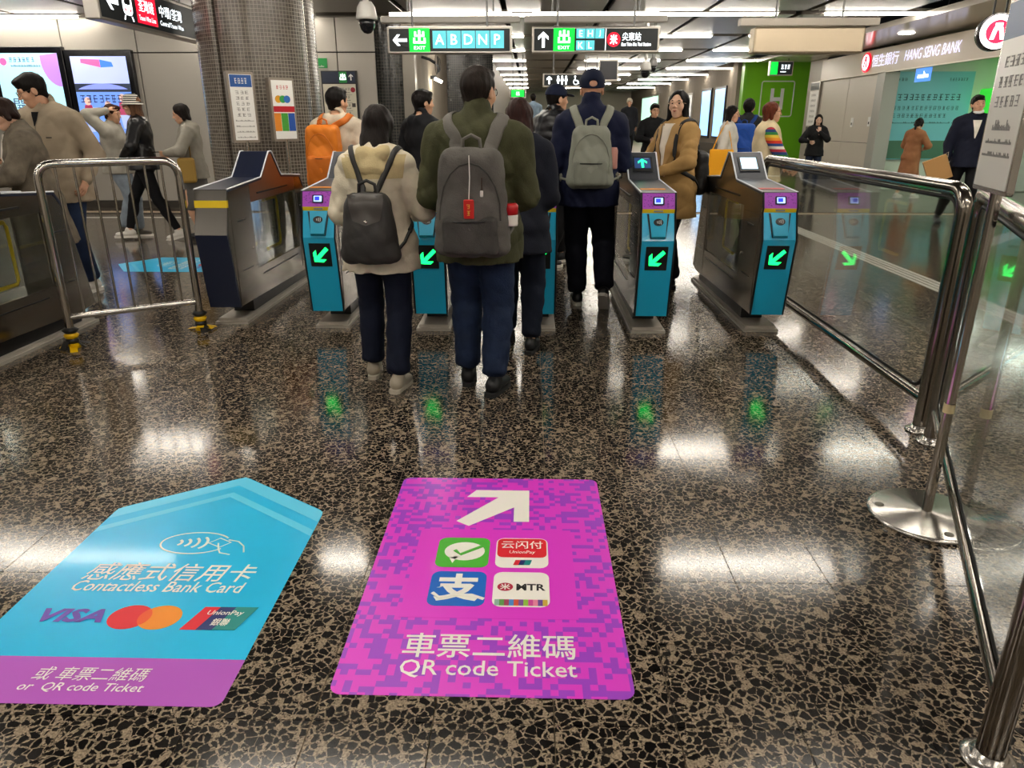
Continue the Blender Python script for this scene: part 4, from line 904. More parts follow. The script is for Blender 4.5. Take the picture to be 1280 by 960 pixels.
mb = MB(); flat(mb, [(-.275, 2.44), (-.225, 2.405), (-.055, 2.55), (-.055, 2.44), (.005, 2.44), (.005, 2.69), (-.215, 2.69), (-.25, 2.63), (-.12, 2.63)], .0014, DW); mb.build('white_arrow', t)
def icon(x, y, m): mb = MB(); flat(mb, rrect(.186, .188, .03, 4, x, y), .0022, m); return mb
mb = icon(-.23, 2.225, DGR); flat(mb, ellipse(.072, .058, 28, -.225, 2.23), .003, DW); flat(mb, [(-.275, 2.185), (-.245, 2.20), (-.262, 2.155)], .003, DW); mb.tube([(-.26, 2.235, .0042), (-.238, 2.208, .0042), (-.165, 2.262, .0042)], .008, DGR, 6, flat=(1, .2), up=(0, 0, 1)); mb.build('speech_bubble_icon', t)
mb = icon(-.02, 2.226, DW); flat(mb, rounded([(-.108, 2.195), (.068, 2.195), (.068, 2.315), (-.108, 2.315)], .025), .003, DRED); gtext(mb, '云闪付', -.095, .055, 2.275, .05, DW, .0042, 0, .001); gtext(mb, 'UnionPay', -.065, .028, 2.225, .024, DW, .0042, .15, .0006)
for k, m_ in enumerate((DRED, DNV, DTE)): flat(mb, [(-.05 + k * .018, 2.148), (-.028 + k * .018, 2.148), (-.02 + k * .018, 2.178), (-.042 + k * .018, 2.178)], .003 + k * .0003, m_)
mb.build('cloud_pay_icon', t)
mb = icon(-.23, 2.012, DBL); gtext(mb, '支', -.305, -.155, 2.018, .15, DW, .003, .0, .004); mb.tube([(-.31, 1.985, .0036), (-.285, 1.96, .0036), (-.24, 1.975, .0036), (-.18, 1.975, .0036), (-.14, 1.955, .0036)], .007, DW, 6, flat=(1, .2), up=(0, 0, 1)); mb.build('blue_pay_icon', t)
mb = icon(-.02, 2.012, DW); flat(mb, ellipse(.026, .022, 24, -.073, 2.022), .003, mat('rail_red', '#b01038', .4)); gtext(mb, '米', -.09, -.056, 2.022, .032, DW, .0042, 0, .002); gtext(mb, 'MTR', -.036, .06, 2.022, .036, mat('ink_black', '#161616', .5), .003, 0, .003)
for k, c_ in enumerate(('#8fb8a8', '#5a9a48', '#a03858', '#4888d0', '#d05030', '#7a5098', '#90c838', '#d848a0', '#e888a8', '#684898', '#c8a838')): x = -.105 + k * .0155; flat(mb, [(x, 1.924), (x + .0155, 1.924), (x + .0155, 1.955), (x, 1.955)], .003, mat('stripe' + c_.strip('#'), c_, .4))
mb.build('rail_icon', t)
mb = MB(); gtext(mb, '車票二維碼', -.362, .142, 1.735, .105, DW, .0026, 0, .0008); gtext(mb, 'QR code Ticket', -.358, .141, 1.637, .072, DW, .0026, 0, .0008); mb.build('lettering', t)
# ================================================================== barrier, railings, stands
def round_path(pts, r, n=6):
    P = [Vector(p) for p in pts]; out = [P[0]]
    for i in range(1, len(P) - 1):
        a = (P[i - 1] - P[i]).normalized(); c = (P[i + 1] - P[i]).normalized(); s0 = P[i] + a * r; s1 = P[i] + c * r
        for k in range(n + 1): t = k / n; out.append(s0 * (1 - t) ** 2 + P[i] * 2 * t * (1 - t) + s1 * t * t)
    out.append(P[-1]); return out
a, c = Vector((-3.10, 4.645, 0)), Vector((-2.425, 5.12, 0)); d = c - a; ang = math.degrees(math.atan2(d.y, d.x)); Lb = d.length
t = thing('crowd_barrier', 'polished steel crowd barrier with upright bars and yellow-black taped feet', 'barrier', a, ang)
mb = MB(); mb.tube(round_path([(0, 0, .03), (0, 0, 1.2), (Lb, 0, 1.2), (Lb, 0, .03)], .11, 8), .0255, CHROME(), 16); fr = mb.build('outer_frame', t)
mb = MB(); mb.tube([(0, 0, .215), (Lb, 0, .215)], .021, CHROME(), 14); mb.build('lower_rail', t)
for k in range(7):
    x = Lb * (k + 1) / 8; mb = MB(); mb.tube([(x, 0, .21), (x, 0, 1.19)], .008, CHROME(), 10); mb.build('bar', t)
rng = random.Random(5); TY = mat('hazard_tape_yellow', '#e6b800', .45); TB = mat('hazard_tape_black', '#141414', .45)
for x in (0, Lb):
    mb = MB()
    for k in range(4): mb.lathe([(.034 + .004 * k, .0), (.036 + .006 * (3 - k), .022), (.03, .04)], (x, 0, .004 + .034 * (3 - k)), TY if k % 2 else TB, 12)
    for k in range(9):
        an = rng.uniform(0, 6.28); rr = rng.uniform(.04, .085); mb.box((x + rr * math.cos(an), rr * math.sin(an), .012 + rng.uniform(0, .03)), (.07, .045, .003), TY if k % 2 else TB, Matrix.Rotation(an, 3, 'Z') @ Matrix.Rotation(rng.uniform(.1, .8), 3, 'Y'))
    mb.build('tape_foot', t)
RAILM = mat('railing_steel', '#8d877f', .16, 1.)
def glass_railing(label, p0, p1, zt=1.165, zb=.16, r=.032, flange=True):
    p0, p1 = Vector((*p0, 0)), Vector((*p1, 0)); d = p1 - p0; L_ = d.length; t = thing('glass_railing', label, 'railing', p0, math.degrees(math.atan2(d.y, d.x)))
    mb = MB(); mb.tube(round_path([(0, 0, .0), (0, 0, zt), (L_, 0, zt), (L_, 0, 0)], .11, 8), r, RAILM, 18); mb.build('frame_tube', t)
    mb = MB(); mb.tube([(0, 0, zb), (L_, 0, zb)], r * .72, RAILM, 14); mb.build('lower_rail', t)
    mb = MB(); gl = rrect(L_ - .11, zt - zb - .11, .07, 5, L_ / 2, (zt + zb) / 2); mb.prism(gl, .012, GLASS, frame((0, -.006, 0), (1, 0, 0), (0, 0, 1)), -.012); mb.build('glass_panel', t)
    mb = MB(); ring = rrect(L_ - .10, zt - zb - .09, .08, 5, L_ / 2, (zt + zb) / 2); mb.tube([(p[0], 0, p[1]) for p in ring], .010, mat('rubber_seal', '#111111', .6), 6, closed=True); mb.build('rubber_seal', t)
    for x in (0, L_):
        mb = MB(); mb.lathe([(.062, 0), (.062, .008), (.05, .012), (.038, .016), (.037, .03)], (x, 0, 0), STEEL(), 24); mb.build('floor_flange', t)
    return t
glass_railing('long glass railing in a steel tube frame beside the last blue gate', (1.945, 3.37), (1.945, 6.3))
glass_railing('slanting glass railing in a steel tube frame before the round stand base', (1.93, 3.23), (1.116, 1.363))
t = thing('notice_stand', 'steel notice stand with round floor disc and white notice panel by the railing', 'sign stand', (1.55, 2.52, 0))
mb = MB(); mb.lathe([(.205, 0), (.21, .004), (.21, .014), (.2, .02), (.03, .026), (.022, .03)], (0, 0, 0), STEEL(), 48); ds = mb.build('base_disc', t)
for an in (160, 20, 270): mb = MB(); mb.lathe([(.017, .0), (.017, .003), (.010, .0035)], (.165 * math.cos(R(an)), .165 * math.sin(R(an)), .0205), mat('screw_dark', '#6d6860', .35, 1.), 14); mb.build('screw', ds)
mb = MB(); mb.tube([(0, 0, .02), (0, 0, 1.24)], .0185, CHROME(), 16); po = mb.build('pole', t)
mb = MB(); mb.tube([(0, 0, .44), (0, 0, .475)], .0195, mat('masking_tape', '#cdbb92', .8), 16); mb.build('tape_wrap', po)
Mp = frame((-.025, -.01, 1.53), (-.26, -.96, 0), (0, 0, 1))
mb = MB(); mb.prism(rrect(.36, .60, .012, 3), .02, STEEL(), Mp, -.01); pf = mb.build('panel_frame', t)
mb = MB(); mb.prism(rrect(.33, .57, .004, 2), .004, mat('notice_paper', '#dcdad2', .3), Mp, .008); mb.prism([(-.165, .17), (.165, .17), (.165, .28), (-.165, .28)], .001, mat('notice_blue', '#27548c', .4), Mp, .012); mb.build('notice_sheet', pf)
GREYT = mat('notice_ink', '#8a8986', .5)
for k, (n_, w_, y_, h_) in enumerate(((4, .2, .1, .035), (5, .24, .04, .035), (5, .24, -.02, .035), (8, .18, -.09, .034), (22, .26, -.14, .016), (24, .28, -.18, .016))): mb = MB(); scribble(mb, Mp, 0, y_, w_, h_, GREYT, n_, .0125, k > 2); mb.build('lettering', pf)
# poster stands by the column
def poster_stand(label, x, y, w, h, zc, rz, kind):
    t = thing('poster_stand', label, 'sign stand', (x, y, 0), rz); mb = MB(); mb.tube([(0, 0, 0), (0, 0, zc - h / 2 + .02)], .018, STEEL(), 12); mb.build('pole', t); mb = MB(); mb.lathe([(.13, 0), (.13, .012), (.03, .02)], (0, 0, 0), STEEL(), 28); mb.build('base_disc', t)
    M = frame((0, -.0, zc), (1, 0, 0), (0, 0, 1)); mb = MB(); mb.prism(rrect(w, h, .01, 2), .085, mat('stand_frame_grey', '#968c80', .4, .5), M, -.07); f = mb.build('panel_frame', t)
    mb = MB(); mb.prism(rrect(w - .04, h - .05, .002, 1), .003, WHITE, M, .0145)
    if kind == 0:
        mb.prism([(-w / 2 + .025, h / 2 - .14), (w / 2 - .025, h / 2 - .14), (w / 2 - .025, h / 2 - .03), (-w / 2 + .025, h / 2 - .03)], .001, mat('notice_blue2', '#2a5ca8', .4), M, .0176)
        scribble(mb, M, 0, h / 2 - .085, w * .5, .05, WHITE, 4, .0188)
        for k in range(9): scribble(mb, M, 0, h / 2 - .19 - k * .052, w * (.55 if k < 5 else .7), .03 if k < 5 else .014, GREYT, 3 if k < 5 else 14, .0178, k > 4)
    else:
        scribble(mb, M, 0, h / 2 - .09, .13, .035, mat('poster_red', '#c82030', .5), 4, .0178)
        mb.prism([(-w / 2 + .02, -.02), (w / 2 - .02, -.02), (w / 2 - .02, .035), (-w / 2 + .02, .035)], .001, mat('poster_red', '#c82030', .5), M, .0176)
        for k, c_ in enumerate(('#e8902a', '#4aa63c', '#2858b0')): x0 = -w / 2 + .02 + k * (w - .04) / 3; mb.prism([(x0, -.2), (x0 + (w - .04) / 3 - .003, -.2), (x0 + (w - .04) / 3 - .003, -.03), (x0, -.03)], .001, mat('poster' + c_.strip('#'), c_, .5), M, .0176)
        for k, c_ in enumerate(('#e0a020', '#3aa050', '#3070c0')): mb.prism(ellipse(.035, .035, 20, -.05 + k * .045, .1), .001, mat('posterd' + c_.strip('#'), c_, .5), M, .0176 + k * .0004)
    mb.build('poster_sheet', f)
poster_stand('tall narrow stand with blue-headed white notice beside the mosaic column', -2.86, 7.62, .26, .66, 1.58, 38, 0)
poster_stand('stand with colourful ticket poster in front of the mosaic column', -2.49, 7.72, .26, .60, 1.56, 42, 1)

# ================================================================== hanging signs
SB = mat('sign_black', '#15181c', .35); SF = mat('sign_frame', '#b9b4ad', .3, .7); SG = lit('sign_green', '#00d838', 1.5); SWH = lit('sign_glow_white', '#f4fbff', 2.0); SCY = lit('sign_cyan', '#58bcc4', 1.0); SRD = lit('sign_red', '#d8102c', 1.4); SBG = lit('sign_panel_dark', '#0d1416', .5)
def exit_pictogram(mb, M, cx, cy, s):
    for x0, x1, y0, y1 in ((-.09, .09, -.42, .5), (-.40, .40, .03, .16), (-.40, -.25, .16, .42), (.25, .40, .16, .42), (-.5, .5, -.46, -.31), (-.5, -.34, -.31, -.04), (.34, .5, -.31, -.04)):
        mb.prism([(cx + s * x0, cy + s * y0), (cx + s * x1, cy + s * y0), (cx + s * x1, cy + s * y1), (cx + s * x0, cy + s * y1)], .001, SWH, M, .004)
def hanging_sign(label, x0, x1, z0, z1, y, items, th=.13, rods=2):
    t = thing('hanging_sign', label, 'hanging sign', ((x0 + x1) / 2, y, z0)); W_ = x1 - x0; H_ = z1 - z0
    mb = MB(); mb.box((0, .065, H_ / 2), (W_, th, H_), SF, bev=.012); bx = mb.build('housing', t)
    M = frame((0, 0, H_ / 2), (1, 0, 0), (0, 0, 1)); mb = MB(); mb.prism(rrect(W_ - .05, H_ - .05, .008, 2), .004, SBG, M, -.001); fa = mb.build('face', t)
    for k in range(rods): xr = (-.3 + .6 * k / max(rods - 1, 1)) * W_; m2 = MB(); m2.tube([(xr, .065, H_), (xr, .065, CZ + .02 - z0)], .012, mat('rod', '#777777', .4, 1.), 8); m2.build('hanger_rod', t)
    items(fa, M, W_, H_); return t
def P_rect(mb, x0, x1, y0, y1, m, M, z=.003, th=.001): mb.prism([(x0, y0), (x1, y0), (x1, y1), (x0, y1)], th, m, M, z)
def sign1(fa, M, W_, H_):
    mb = MB(); mb.prism(arrow_poly(.16, 180, -.56, 0, ARROW2), .001, SWH, M, .0032); mb.build('arrow', fa)
    mb = MB(); P_rect(mb, -.455, -.225, -H_ / 2 + .02, H_ / 2 - .02, SG, M); exit_pictogram(mb, M, -.34, .03, .14); put_text(mb, 'EXIT', .05, SWH, M, -.34, -.08, .0042, fit=(.13, .034)); mb.build('exit_field', fa)
    for k, ch in enumerate('ABDNP'):
        x = -.19 + k * .163; mb = MB(); P_rect(mb, x, x + .155, -.085, .095, SCY, M); put_text(mb, ch, .15, SWH, M, x + .078, .005, .0042, fit=(0, .105)); mb.build('exit_letter', fa)
hanging_sign('black hanging EXIT sign with left arrow and letters A B D N P', -1.64, -.224, 2.176, 2.458, 9.0, sign1)
def sign2(fa, M, W_, H_):
    mb = MB(); mb.prism(arrow_poly(.16, 90, -.59, 0, ARROW2), .001, SWH, M, .0032); mb.build('arrow', fa)
    mb = MB(); P_rect(mb, -.475, -.24, -H_ / 2 + .02, H_ / 2 - .02, SG, M); exit_pictogram(mb, M, -.357, .03, .14); put_text(mb, 'EXIT', .05, SWH, M, -.357, -.08, .0042, fit=(.13, .034)); mb.build('exit_field', fa)
    for k, ch in enumerate('EHJKL'):
        x = -.22 + (k % 3) * .106; y = .012 if k < 3 else -.108; mb = MB(); P_rect(mb, x, x + .1, y, y + .1, SCY, M); put_text(mb, ch, .09, SWH, M, x + .05, y + .05, .0042, fit=(0, .065)); mb.build('exit_letter', fa)
    mb = MB(); P_rect(mb, .106, .114, -.11, .11, SWH, M); mb.build('divider', fa)
    mb = MB(); mb.prism(ellipse(.075, .075, 28, .2, 0), .001, SRD, M, .003); mb.prism(ellipse(.06, .06, 28, .2, 0), .0006, SRD, M, .004); put_text(mb, '米', .11, SWH, M, .2, 0, .0052, fit=(.085, .1), bold=.004); mb.build('rail_emblem', fa)
    mb = MB(); put_text(mb, '尖東站', .1, SWH, M, .40, .03, .0032, fit=(.21, .085), bold=.001); put_text(mb, 'East Tsim Sha Tsui Station', .04, SWH, M, .455, -.048, .0032, fit=(.33, .036), bold=.001); mb.build('station_name', fa)
hanging_sign('black hanging EXIT sign with up arrow, letters E H J K L and station name', .0, 1.438, 2.18, 2.455, 9.0, sign2)
def sign3(fa, M, W_, H_):
    mb = MB(); mb.prism(arrow_poly(.13, 90, -.36, 0, ARROW2), .001, SWH, M, .0032); mb.build('arrow', fa)
    mb = MB()
    for dx in (-.2, -.13, -.06): mb.prism(ellipse(.018, .018, 12, dx, .055), .001, SWH, M, .003); mb.prism([(dx - .028, -.015), (dx - .02, .032), (dx + .02, .032), (dx + .028, -.015), (dx + .014, -.015), (dx + .012, -.075), (dx - .012, -.075), (dx - .014, -.015)], .001, SWH, M, .003)
    mb.build('toilet_pictogram', fa)
    mb = MB(); mb.prism(ellipse(.016, .016, 12, .1, .058), .001, SWH, M, .003); mb.tube([M @ Vector((.115 + .042 * math.cos(R(a_)), -.03 + .042 * math.sin(R(a_)), .005)) for a_ in range(100, 400, 20)], .007, SWH, 6); mb.tube([M @ Vector(p) for p in ((.1, .04, .005), (.105, -.005, .005), (.145, -.008, .005), (.165, -.06, .005))], .01, SWH, 6); mb.build('wheelchair_pictogram', fa)
    mb = MB(); mb.prism(ellipse(.02, .02, 12, .3, .05), .001, SWH, M, .003); mb.prism([(.26, -.07), (.34, -.07), (.33, .025), (.27, .025)], .001, SWH, M, .003); mb.build('lift_pictogram', fa)
hanging_sign('dark hanging sign with up arrow, toilet and wheelchair symbols', .2, 1.15, 2.03, 2.26, 14.0, sign3)
def sign4(fa, M, W_, H_):
    P2 = MB(); P_rect(P2, -W_ / 2 + .03, -W_ / 2 + .2, -H_ / 2 + .03, H_ / 2 - .03, SG, M); P2.build('exit_field', fa); P2 = MB(); scribble(P2, M, .1, .03, .24, .1, SWH, 3, .0032); P2.build('lettering', fa); P2 = MB(); scribble(P2, M, .05, -.07, .14, .04, SWH, 5, .0032, True); P2.build('lettering', fa)
hanging_sign('small dark hanging sign in front of the green wall', 6.05, 6.65, 2.55, 2.9, 20.2, sign4)
for k, (x, z) in enumerate(((-.35, 2.02), (1.62, 2.0))):
    def sgn(fa, M, W_, H_): P2 = MB(); P_rect(P2, -.16, .16, -.08, .08, SG, M); put_text(P2, '出', .1, SWH, M, 0, 0, .0045, fit=(0, .1)); P2.build('exit_field', fa)
    hanging_sign('small green exit box hanging %s' % ('left of the toilet sign' if k == 0 else 'right of the toilet sign, beyond the navy cap'), x - .21, x + .21, z, z + .22, 20 + k, sgn)
# long line sign end-on at the left: lies along Y, faces right
t = thing('hanging_sign', 'black hanging sign with left arrow, train symbol and red line name', 'hanging sign', (-3.8, 8.1, 2.3)); mb = MB(); mb.box((-.07, 0, .175), (.14, 2.2, .35), SF, bev=.012); mb.build('housing', t)
M = frame((0.001, 0, .175), (0, 1, 0), (0, 0, 1)); mb = MB(); mb.prism(rrect(2.14, .3, .008, 2), .004, SBG, M, -.001); fa = mb.build('face', t)
mb = MB(); mb.prism(arrow_poly(.2, 180, -.86, .0, ARROW2), .001, SWH, M, .0032); mb.build('arrow', fa)
mb = MB(); mb.prism(rrect(.17, .2, .05, 4, -.6, .015), .001, SWH, M, .003); mb.prism(rrect(.11, .07, .015, 2, -.6, .04), .001, SB, M, .0042); P_rect(mb, -.605, -.595, -.06, .08, SB, M, .0044); mb.prism(ellipse(.014, .014, 10, -.645, -.04), .001, SRD, M, .0042); mb.prism(ellipse(.014, .014, 10, -.555, -.04), .001, SRD, M, .0042)
mb.prism([(-.67, -.09), (-.65, -.09), (-.67, -.13), (-.69, -.13)], .001, SWH, M, .003); mb.prism([(-.55, -.09), (-.53, -.09), (-.51, -.13), (-.53, -.13)], .001, SWH, M, .003); mb.build('train_pictogram', fa)
mb = MB(); P_rect(mb, -.44, -.04, -.125, .125, SRD, M); put_text(mb, '荃灣綫', .12, SWH, M, -.24, .035, .0042, fit=(.3, .11)); put_text(mb, 'Tsuen Wan Line', .05, SWH, M, -.24, -.075, .0042, fit=(.33, .045)); mb.build('line_name', fa)
mb = MB(); put_text(mb, '中環/荃灣', .12, SWH, M, .28, .035, .0042, fit=(.5, .11)); put_text(mb, 'Central/Tsuen Wan', .05, SWH, M, .28, -.075, .0042, fit=(.52, .045)); mb.build('destination', fa)
for y_ in (-.7, .7): mb = MB(); mb.tube([(-.07, y_, .35), (-.07, y_, .77)], .012, mat('rod', '#777777', .4, 1.), 8); mb.build('hanger_rod', t)
# blank metal sign back on the right
t = thing('hanging_sign', 'blank brushed metal back of a hanging sign box', 'hanging sign', (2.93, 8.5, 2.13)); mb = MB(); mb.box((0, .1, .13), (1.16, .2, .26), mat('sign_back_metal', '#b3a58f', .32, .85), bev=.02); mb.build('housing', t); mb = MB(); mb.box((0, .1, .31), (1.45, .12, .07), mat('sign_back_top', '#9d968c', .35, .5)); mb.build('raceway', t)
for x_ in (-.35, .35): mb = MB(); mb.tube([(x_, .1, .34), (x_, .1, CZ - 2.11)], .012, mat('rod', '#777777', .4, 1.), 8); mb.build('hanger_rod', t)
# lamp battens above the EXIT signs
for x0, x1, lab in ((-1.76, -.14, 'white batten lamp above the A B D N P exit sign'), (-.09, 1.56, 'white batten lamp above the station name sign')):
    t = thing('batten_lamp', lab, 'lamp', ((x0 + x1) / 2, 9.35, 2.53)); mb = MB(); mb.box((0, 0, .035), (x1 - x0, .11, .07), mat('batten_white', '#cfccc6', .4), bev=.01); mb.build('housing', t); mb = MB(); mb.tube([(-(x1 - x0) / 2 + .1, 0, .095), ((x1 - x0) / 2 - .1, 0, .095)], .02, lit('batten_tube', '#fff6e6', 7), 10); mb.build('tube', t)
    for x_ in (-.5, .5): mb = MB(); mb.tube([(x_, 0, .07), (x_, 0, CZ - 2.5)], .01, mat('rod', '#777777', .4, 1.), 6); mb.build('hanger_rod', t)
# dome cameras
def dome(label, x, y, z, r, m):
    t = thing('dome_camera', label, 'security camera', (x, y, z)); mb = MB(); mb.lathe([(.02, r * 2.3), (r * .55, r * 2.25), (r * .85, r * 1.8), (r, r * 1.0), (r * 1.02, r * .75), (r * .8, r * .7)], (0, 0, 0), m, 24); mb.build('housing', t)
    mb = MB(); mb.lathe([(r * .74, r * .75), (r * .74, r * .3), (r * .6, -.15 * r), (r * .35, -.42 * r), (.002, -.5 * r)], (0, 0, 0), mat('smoked_dome', '#15161a', .06), 24); mb.build('dome', t)
    mb = MB(); mb.tube([(0, 0, r * 2.2), (0, 0, CZ + .02 - z)], r * .28, m, 10); mb.build('stem', t)
DMW = mat('camera_white', '#c9c7c2', .35)
dome('white dome security camera hanging left of the EXIT signs', -1.65, 8.0, 2.33, .105, DMW)
dome('white dome security camera hanging below the concourse ceiling', 1.87, 13., 2.17, .095, DMW); dome('grey dome security camera beside the white one under the ceiling', 2.08, 13.6, 2.29, .08, mat('camera_grey', '#8b8a88', .4))
# fan and spot lamp by the corridor wall
t = thing('wall_fan', 'black wire wall fan under the left EXIT sign', 'fan', (-1.78, 13.9, 2.42)); mb = MB(); mb.tube([(-.16, 0, .1), (-.02, 0, .06), (.08, 0, 0)], .025, SB, 8); mb.build('arm', t)
for k in range(3): mb = MB(); mb.tube([(.1 + .03 * k + .0, .17 * (1 - .2 * k) * math.cos(a_), .17 * (1 - .2 * k) * math.sin(a_) - .02) for a_ in [R(15 * i) for i in range(24)]], .005, SB, 5, closed=True); mb.build('cage_ring', t)
for k in range(4): mb = MB(); a_ = R(90 * k + 20); mb.prism([(0, -.02), (.14, -.05), (.14, .05), (0, .02)], .004, mat('fan_blade', '#33363a', .3), frame((.12, 0, -.02), (0, math.cos(a_), math.sin(a_)), (.4, -math.sin(a_), math.cos(a_)))); mb.build('blade', t)
t = thing('spot_lamp', 'small bright wall lamp on the fluted corridor wall', 'lamp', (-1.86, 15.1, 2.2)); mb = MB(); mb.box((-.03, 0, .05), (.1, .1, .06), SB); mb.build('bracket', t); mb = MB(); mb.box((.06, 0, .0), (.12, .34, .05), lit('spot_glow', '#fff4dc', 30), Matrix.Rotation(R(25), 3, 'Y'), .01); mb.build('lens', t)
# directory board, green plate, advertising screens on the left wall
t = thing('directory_board', 'cream exit directory board with navy header on the grey metal wall', 'directory board', (-3.21, 13.035, 1.27)); mb = MB(); mb.box((0, 0, .35), (.60, .05, 1.25), SB); bd = mb.build('backing', t); M = frame((0, -.026, .35), (1, 0, 0), (0, 0, 1))
mb = MB(); P_rect(mb, -.28, .27, -.6, .42, mat('directory_cream', '#d9d4c2', .4), M, 0); P_rect(mb, -.28, .27, .44, .61, mat('directory_navy', '#15243f', .4), M, 0); P_rect(mb, .0, .13, .44, .61, mat('directory_green', '#18913e', .4), M, .001); exit_pictogram(mb, M, .065, .53, .1); mb.prism(arrow_poly(.1, 90, .2, .525), .001, WHITE, M, .002)
INK = mat('directory_ink', '#4a4844', .6)
for k in range(7):
    scribble(mb, M, .06, .34 - k * .125, .22, .04, INK, 5, .0012); scribble(mb, M, .04, .293 - k * .125, .26, .02, INK, 14, .0012, True)
    if k: P_rect(mb, -.2, .2, .375 - k * .125, .379 - k * .125, INK, M, .001)
mb.prism(ellipse(.04, .04, 20, .22, .33), .001, mat('directory_red', '#a01c30', .4), M, .001); P_rect(mb, .19, .25, .06, .12, INK, M, .001); mb.build('face', t)
mb = MB(); M = frame((-3.6, 13.06, 2.365), (1, 0, 0), (0, 0, 1)); P_rect(mb, -.2, .2, -.075, .075, mat('plate_green', '#149a48', .4), M, 0, .02); scribble(mb, M, -.03, .02, .16, .06, WHITE, 2, .0202); scribble(mb, M, 0, -.045, .3, .03, WHITE, 12, .0202, True); tag(mb.build('exit_plate'), 'small green exit plate high on the grey metal wall', 'sign')
def ad_screen(label, x0, x1, z0, z1, fill):
    t = thing('advertising_screen', label, 'screen', ((x0 + x1) / 2, 13.06, z0)); W_, H_ = x1 - x0, z1 - z0; mb = MB(); mb.box((0, -.03, H_ / 2), (W_ + .19, .1, H_ + .2), mat('screen_frame', '#0b0c12', .18), bev=.01); mb.build('frame', t); M = frame((0, -.082, H_ / 2), (1, 0, 0), (0, 0, 1)); fill(t, M, W_, H_)
def ad1(t, M, W_, H_):
    mb = MB(); P_rect(mb, -W_ / 2, W_ / 2, -H_ / 2, H_ / 2, lit('ad_sky', '#b4e6f4', .85), M, 0, .002); sc_ = mb.build('display', t); mb = MB(); q_ = [p for p in ellipse(.3, .42, 40, W_ / 2, H_ / 2 - .1) if p[0] <= W_ / 2 and p[1] <= H_ / 2]; mb.prism(q_ + [(W_ / 2, H_ / 2)], .001, lit('ad_lilac', '#b884e0', .8), M, .002); mb.build('lilac_disc', sc_); mb = MB(); mb.prism(ellipse(.06, .06, 20, -W_ / 2 + .13, H_ / 2 - .13), .001, lit('ad_pink', '#e060a0', .8), M, .002); mb.build('emblem', sc_)
    IK = lit('ad_ink', '#38507a', .5)
    for cx_, cy_, w_, h_, n_, lt in ((-W_ / 2 + .45, H_ / 2 - .1, .45, .07, 6, False), (-W_ / 2 + .5, H_ / 2 - .19, .5, .03, 22, True), (-.12, -.22, .35, .05, 9, True)): mb = MB(); scribble(mb, M, cx_, cy_, w_, h_, IK, n_, .004, lt); mb.build('lettering', sc_)
    mb = MB(); put_text(mb, '開', .25, IK, M, -.25, -.05, .004, fit=(.22, .22)); mb.build('lettering', sc_)
ad_screen('lit pale blue advertising screen behind the man in beige', -8.95, -7.89, 1.0, 2.52, ad1)
def ad2(t, M, W_, H_):
    mb = MB(); P_rect(mb, -W_ / 2, W_ / 2, -H_ / 2, H_ / 2, lit('ad_blue', '#6f98e6', .85), M, 0, .002); sc_ = mb.build('display', t); mb = MB(); P_rect(mb, -W_ / 2, W_ / 2, H_ / 2 - .42, H_ / 2, lit('ad_pale', '#bcc8f0', .8), M, .002)
    mb.prism([(-.3, H_ / 2 - .04), (.02, H_ / 2 - .05), (.02, H_ / 2 - .17), (-.3, H_ / 2 - .10)], .001, lit('ad_rose', '#e85a90', 1.3), M, .003); mb.prism([(.02, H_ / 2 - .05), (.22, H_ / 2 - .09), (.24, H_ / 2 - .16), (.02, H_ / 2 - .17)], .001, lit('ad_azure', '#3a70d8', 1.3), M, .003)
    P_rect(mb, -W_ / 2, W_ / 2, H_ / 2 - .55, H_ / 2 - .42, lit('ad_grey', '#30384c', .6), M, .002)
    q_ = [p for p in ellipse(.6, .3, 40, 0, H_ / 2 - .72) if abs(p[0]) <= W_ / 2 and p[1] > H_ / 2 - .75]; mb.prism(q_, .001, lit('ad_blue2', '#8c9cf0', .8), M, .0032)
    for cx, cy, c1 in ((-.3, -.1, '#b03a5c'), (.3, -.05, '#c04c70'), (.04, -.16, '#58b8d8'), (.14, -.38, '#6a4858')):
        mb.prism(ellipse(.055, .065, 16, cx, cy + .13), .001, lit('ad_face', '#e8c0b0', .7), M, .0045); mb.prism([(cx - .1, cy - .14), (cx + .1, cy - .14), (cx + .06, cy + .07), (cx - .06, cy + .07)], .001, lit('ad' + c1.strip('#'), c1, .6), M, .0042)
        mb.prism([(cx - .05, cy - .36), (cx + .05, cy - .36), (cx + .08, cy - .14), (cx - .08, cy - .14)], .001, lit('ad_legs', '#b4c4f0', .7), M, .004)
    P_rect(mb, -W_ / 2, W_ / 2, -H_ / 2, -H_ / 2 + .1, lit('ad_navy', '#283c80', .8), M, .003); mb.build('artwork', sc_)
    for cx_, cy_, w_, h_, n_, lt in ((0, H_ / 2 - .66, .85, .12, 8, False), (.05, H_ / 2 - .79, .4, .045, 16, True)): mb = MB(); scribble(mb, M, cx_, cy_, w_, h_, lit('ad_ink2', '#1c1c48', .4), n_, .006, lt); mb.build('lettering', sc_)
ad_screen('lit blue advertising screen with musicians beside the plain wall panel', -7.68, -6.74, 1.02, 2.47, ad2)
